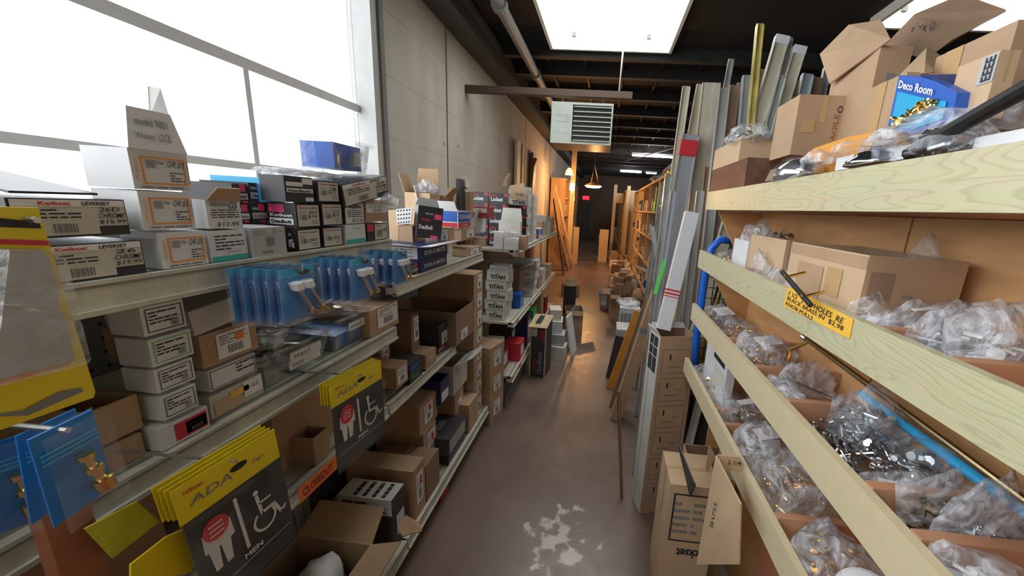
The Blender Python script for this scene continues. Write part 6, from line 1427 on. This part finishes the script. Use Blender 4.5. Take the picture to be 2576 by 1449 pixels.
for i in range(len(ys)-1):
    for z in (.12, .62, 1.10, 1.55):
        y = ys[i]+.12; hmax = .40
        while y < ys[i+1]-.16:
            s = min(rnd.uniform(.12, .22), ys[i+1]-.04-y); mt = rnd.choice(cols+['card', 'card_light', 'softblack'])
            if not (z == 1.55 and 6.25 < y < 6.95) and not (z == .62 and 5.0 < y < 5.65): small(mt, .80+rnd.uniform(0, .06), y+s/2, z+.001, s, rnd.uniform(.08, .30)); 
            y += s+rnd.uniform(.03, .22)
for o in COL.objects:
    if o.name.startswith('small_carton'):
        mt = [k for k in lab if lab[k] == o['label']][0]; o['group'] = GN[mt]
# things in and on the cubby shelving
r_ = crumple('packing_paper', 'crumpled pale paper and film heaped on top of the raw wood cubby shelving', (.98, 5.7, 2.067), (.42, 1.5, .26), 'insulation', 81, cat='paper')
crumple('packing_paper', 'second smaller heap of pale film at the far end of the cubby shelving top', (.95, 7.2, 2.066), (.40, .9, .22), 'bag_dense', 82, cat='plastic film')
m = MB(); m.box(.79, .80, 6.55, 6.62, 1.56, 1.95, 'brightgreen'); m.box(.80, .95, 6.6, 6.85, 1.56, 1.72, 'brightgreen'); tag(m.build('green_carton'), 'bright green pack in the top row of the cubby shelving', 'pack')
m = MB(); rr = random.Random(2)
for i in range(70):
    a = rr.uniform(0, 6.28); z = rr.random(); q = Vector((.70+.10*(1-z)*cos(a)*.8, 4.9+.22*(1-z*.7)*sin(a), 1.60+.42*z)); d = Vector((rr.uniform(-1, 1), rr.uniform(-1, 1), rr.uniform(-1, 1))).normalized()*.03
    m.tube([q-d, q+d], .009, 'gold_cluster', 6)
tag(m.build('brass_fittings'), 'bunch of shiny brass fittings hanging at the front of the cubby shelving', 'fittings', None, 'stuff')
m = MB(); m.tube([(.70, 4.9, 1.7), (.775, 4.9, 2.0)], .006, 'brass', 6); 
carton('cardboard_box', 'open brown carton jutting out of the cubby shelving', .34, .30, .12, (.60, 5.35, .62+.002), -pi/2, 'card_light', open_=True, flaps=[('front', .12, 20, 'card_light')])
crumple('packing_paper', 'crumpled paper in the open carton jutting from the cubby shelving', (.74, 5.35, .66), (.2, .26, .12), 'insulation', 83, cat='paper')
# floor clutter, right side
r = empty('plastic_bucket', P_z(1522, 765, 0)); tag(r, 'white plastic bucket with a grey print standing in the aisle', 'bucket')
m = MB(); m.lathe([(0, 0), (.095, 0), (.115, .24), (.118, .24), (.118, .25), (.108, .25), (.09, .01), (0, .01)], 'bucket_plastic', 28); m.lathe([(.112, .19), (.122, .19), (.122, .20), (.113, .20)], 'bucket_plastic', 28); m.build('body', r, smooth=False)
bb = [c for c in r.children][0]
m = MB(); m.lathe([(.1035, .08), (.1125, .17)], 'greybox', 28); m.build('label', bb)
m = MB(); m.tube([(.12*cos(a), .12*sin(a)*.5-.08, .2-.03*sin(a)) for a in [k*pi/8 for k in range(9)]], .003, 'steel', 6); m.build('handle', r)
FB('basket', 'grey slatted plastic basket with clear wrap on top at the right aisle edge', 1556, 776, 1608, 850, 3.9, .35, z=0, mat='bucket_plastic', items=[('front', 'bars', .1, .35, .9, .9), ('left', 'rect', 0, 0, 1, 1, 'navy'), ('left', 'rect', .1, .5, .9, .9, 'greybox', 1)])
q = P_y(1582, 776, 3.95); crumple('plastic_bag', 'lump of clear wrap on the grey slatted basket', (q.x, 4.08, P_y(1582, 776, 3.9).z), (.26, .3, .10), 'bag_dense', 84)
FB('cardboard_box', 'grey white carton on the floor before the slatted basket', 1548, 830, 1592, 905, 3.35, .25, z=0, mat='greybox')
FB('cardboard_box', 'low brown open carton beside the white bucket', 1533, 742, 1560, 790, 5.3, .35, z=0, mat='card', open_=True, flaps=[('left', .12, 10, 'card'), ('front', .1, -20, 'card')])
rr = random.Random(21)
names = ['brown', 'tan', 'white', 'dark']
for i in range(34):
    y = 5.9+i*.19; x = .34+rr.uniform(-.10, .16); s = rr.uniform(.14, .26); h = rr.uniform(.08, .30); k = rr.randrange(4)
    o = carton('floor_box', '%s carton in the long jumble of boxes on the floor along the cubby shelving' % names[k], s, rr.uniform(.12, .17), h, (x, y, 0), rr.uniform(-.4, .4), ['card', 'card_light', 'white', 'card_dark'][k], group='%s cartons in the floor jumble' % names[k])
    if i % 2 == 0:
        k2 = rr.randrange(4); carton('floor_box', '%s carton in the long jumble of boxes on the floor along the cubby shelving' % names[k2], s*.7, .11, rr.uniform(.06, .2), (x+.02, y+.01, h+.001), rr.uniform(-.5, .5), ['card', 'card_light', 'white', 'card_dark'][k2], group='%s cartons in the floor jumble' % names[k2])
for i in range(7):
    crumple('packing_paper', 'crumpled tan wrapping on the floor jumble along the cubby shelving', (.66, 6.5+i*.8, .001), (.2, .3, .34), ['card_light', 'insulation', 'bag_dense'][i % 3] if i % 3 != 2 else 'insulation', 90+i, cat='paper', group='crumpled wrapping on the floor jumble')
for (x, y, h, w, mt, lb) in ((-.02, 11.2, .95, .26, 'woodpale', 'tall pale slab standing on the floor at the right end of the aisle'), (-.80, 10.6, 1.0, .16, 'woodpale', 'tall orange lit slab standing at the left end of the aisle')):
    m = MB(); m.box(x-w/2, x+w/2, y, y+.12, 0, h, mt); tag(m.build('slab'), lb, 'slab')
# second and third shelf colours far right
for i in range(9):
    y = (12.3, 12.8, 13.2, 13.9, 14.3, 14.7, 15.4, 15.9, 16.4)[i]
    carton('far_carton', 'orange lit carton on the far right shelving at the aisle end', .3, .25, rnd.uniform(.12, .38), (.55, y, 1.001 if i % 2 else .501), -pi/2, ['card', 'card_light', 'darkred'][i % 3], group='cartons on the far right shelving')
for i in range(10):
    y = (10.15, 10.45, 10.75, 11.25, 11.6, 11.95, 12.25, 12.8, 13.15, 13.5)[i]
    carton('display_box', 'amber lit carton on the left display shelving at the aisle end', .22, .22, rnd.uniform(.12, .3), (-1.10, y, (.801, 1.301, .301)[i % 3]), pi/2, ['card', 'card_light', 'orange'][i % 3], group='cartons on the left display shelving')
for i in range(8):
    carton('back_box', 'dark goods stacked by the far wall beside the door', .3, .3, rnd.uniform(.3, 1.2), (-.15+i*.36, 18.2+(i % 3)*.3, 0), 0, ['greybox', 'softblack', 'white', 'card_dark'][i % 4], group='goods by the far wall')
# leaning boards, left
def lean(label, ub, vb, ut, vt, y0, x1, w, mat, t=.03):
    a = P_z(ub, vb, 0); b = P_y(ut, vt, a.y-.35)
    d = (b-a).normalized(); S = Vector((0, 1, 0)); S = (S-d*S.dot(d)).normalized(); N = d.cross(S); L = (b-a).length
    T = Matrix(((S.x, N.x, d.x, a.x), (S.y, N.y, d.y, a.y), (S.z, N.z, d.z, a.z), (0, 0, 0, 1)))
    m = MB(); m.box(-w/2, w/2, -t/2, t/2, 0, L, mat, T); return tag(m.build('leaning_board'), label, 'board')
lean('broad grey brown board leaning on the left wall beyond the farther rack', 1430, 680, 1398, 545, 0, 0, .22, 'brownwrap')
lean('pale board leaning left wall, reaching the floor farthest into the aisle', 1443, 672, 1405, 500, 0, 0, .12, 'woodpale')
lean('thin tall lath leaning on the left wall above the other boards', 1436, 676, 1398, 470, 0, 0, .05, 'wood')
lean('dark board leaning behind the pale one on the left wall', 1418, 690, 1393, 500, 0, 0, .10, 'wooddark')
for (y, w, mt, lb) in ((6.0, .22, 'woodpale', 'pale upright board standing against the concrete wall past the racks'), (6.35, .14, 'wood', 'narrow brown upright board against the concrete wall past the racks'), (7.25, .3, 'wooddark', 'dark upright panel against the concrete wall past the racks')):
    m = MB(); m.box(-1.46, -1.42, y, y+w, 0, 2.5-.1*w, mt); tag(m.build('upright_board'), lb, 'board')
m = MB(); m.tube([(-1.40, 7.0, 0), (-1.40, 7.0, 1.9), (-1.36, 6.9, 2.2), (-1.30, 6.85, 2.32)], .035, 'wooddark', 8); tag(m.build('dark_pipe'), 'dark pipe rising on the concrete wall with a bend at the top', 'pipe')
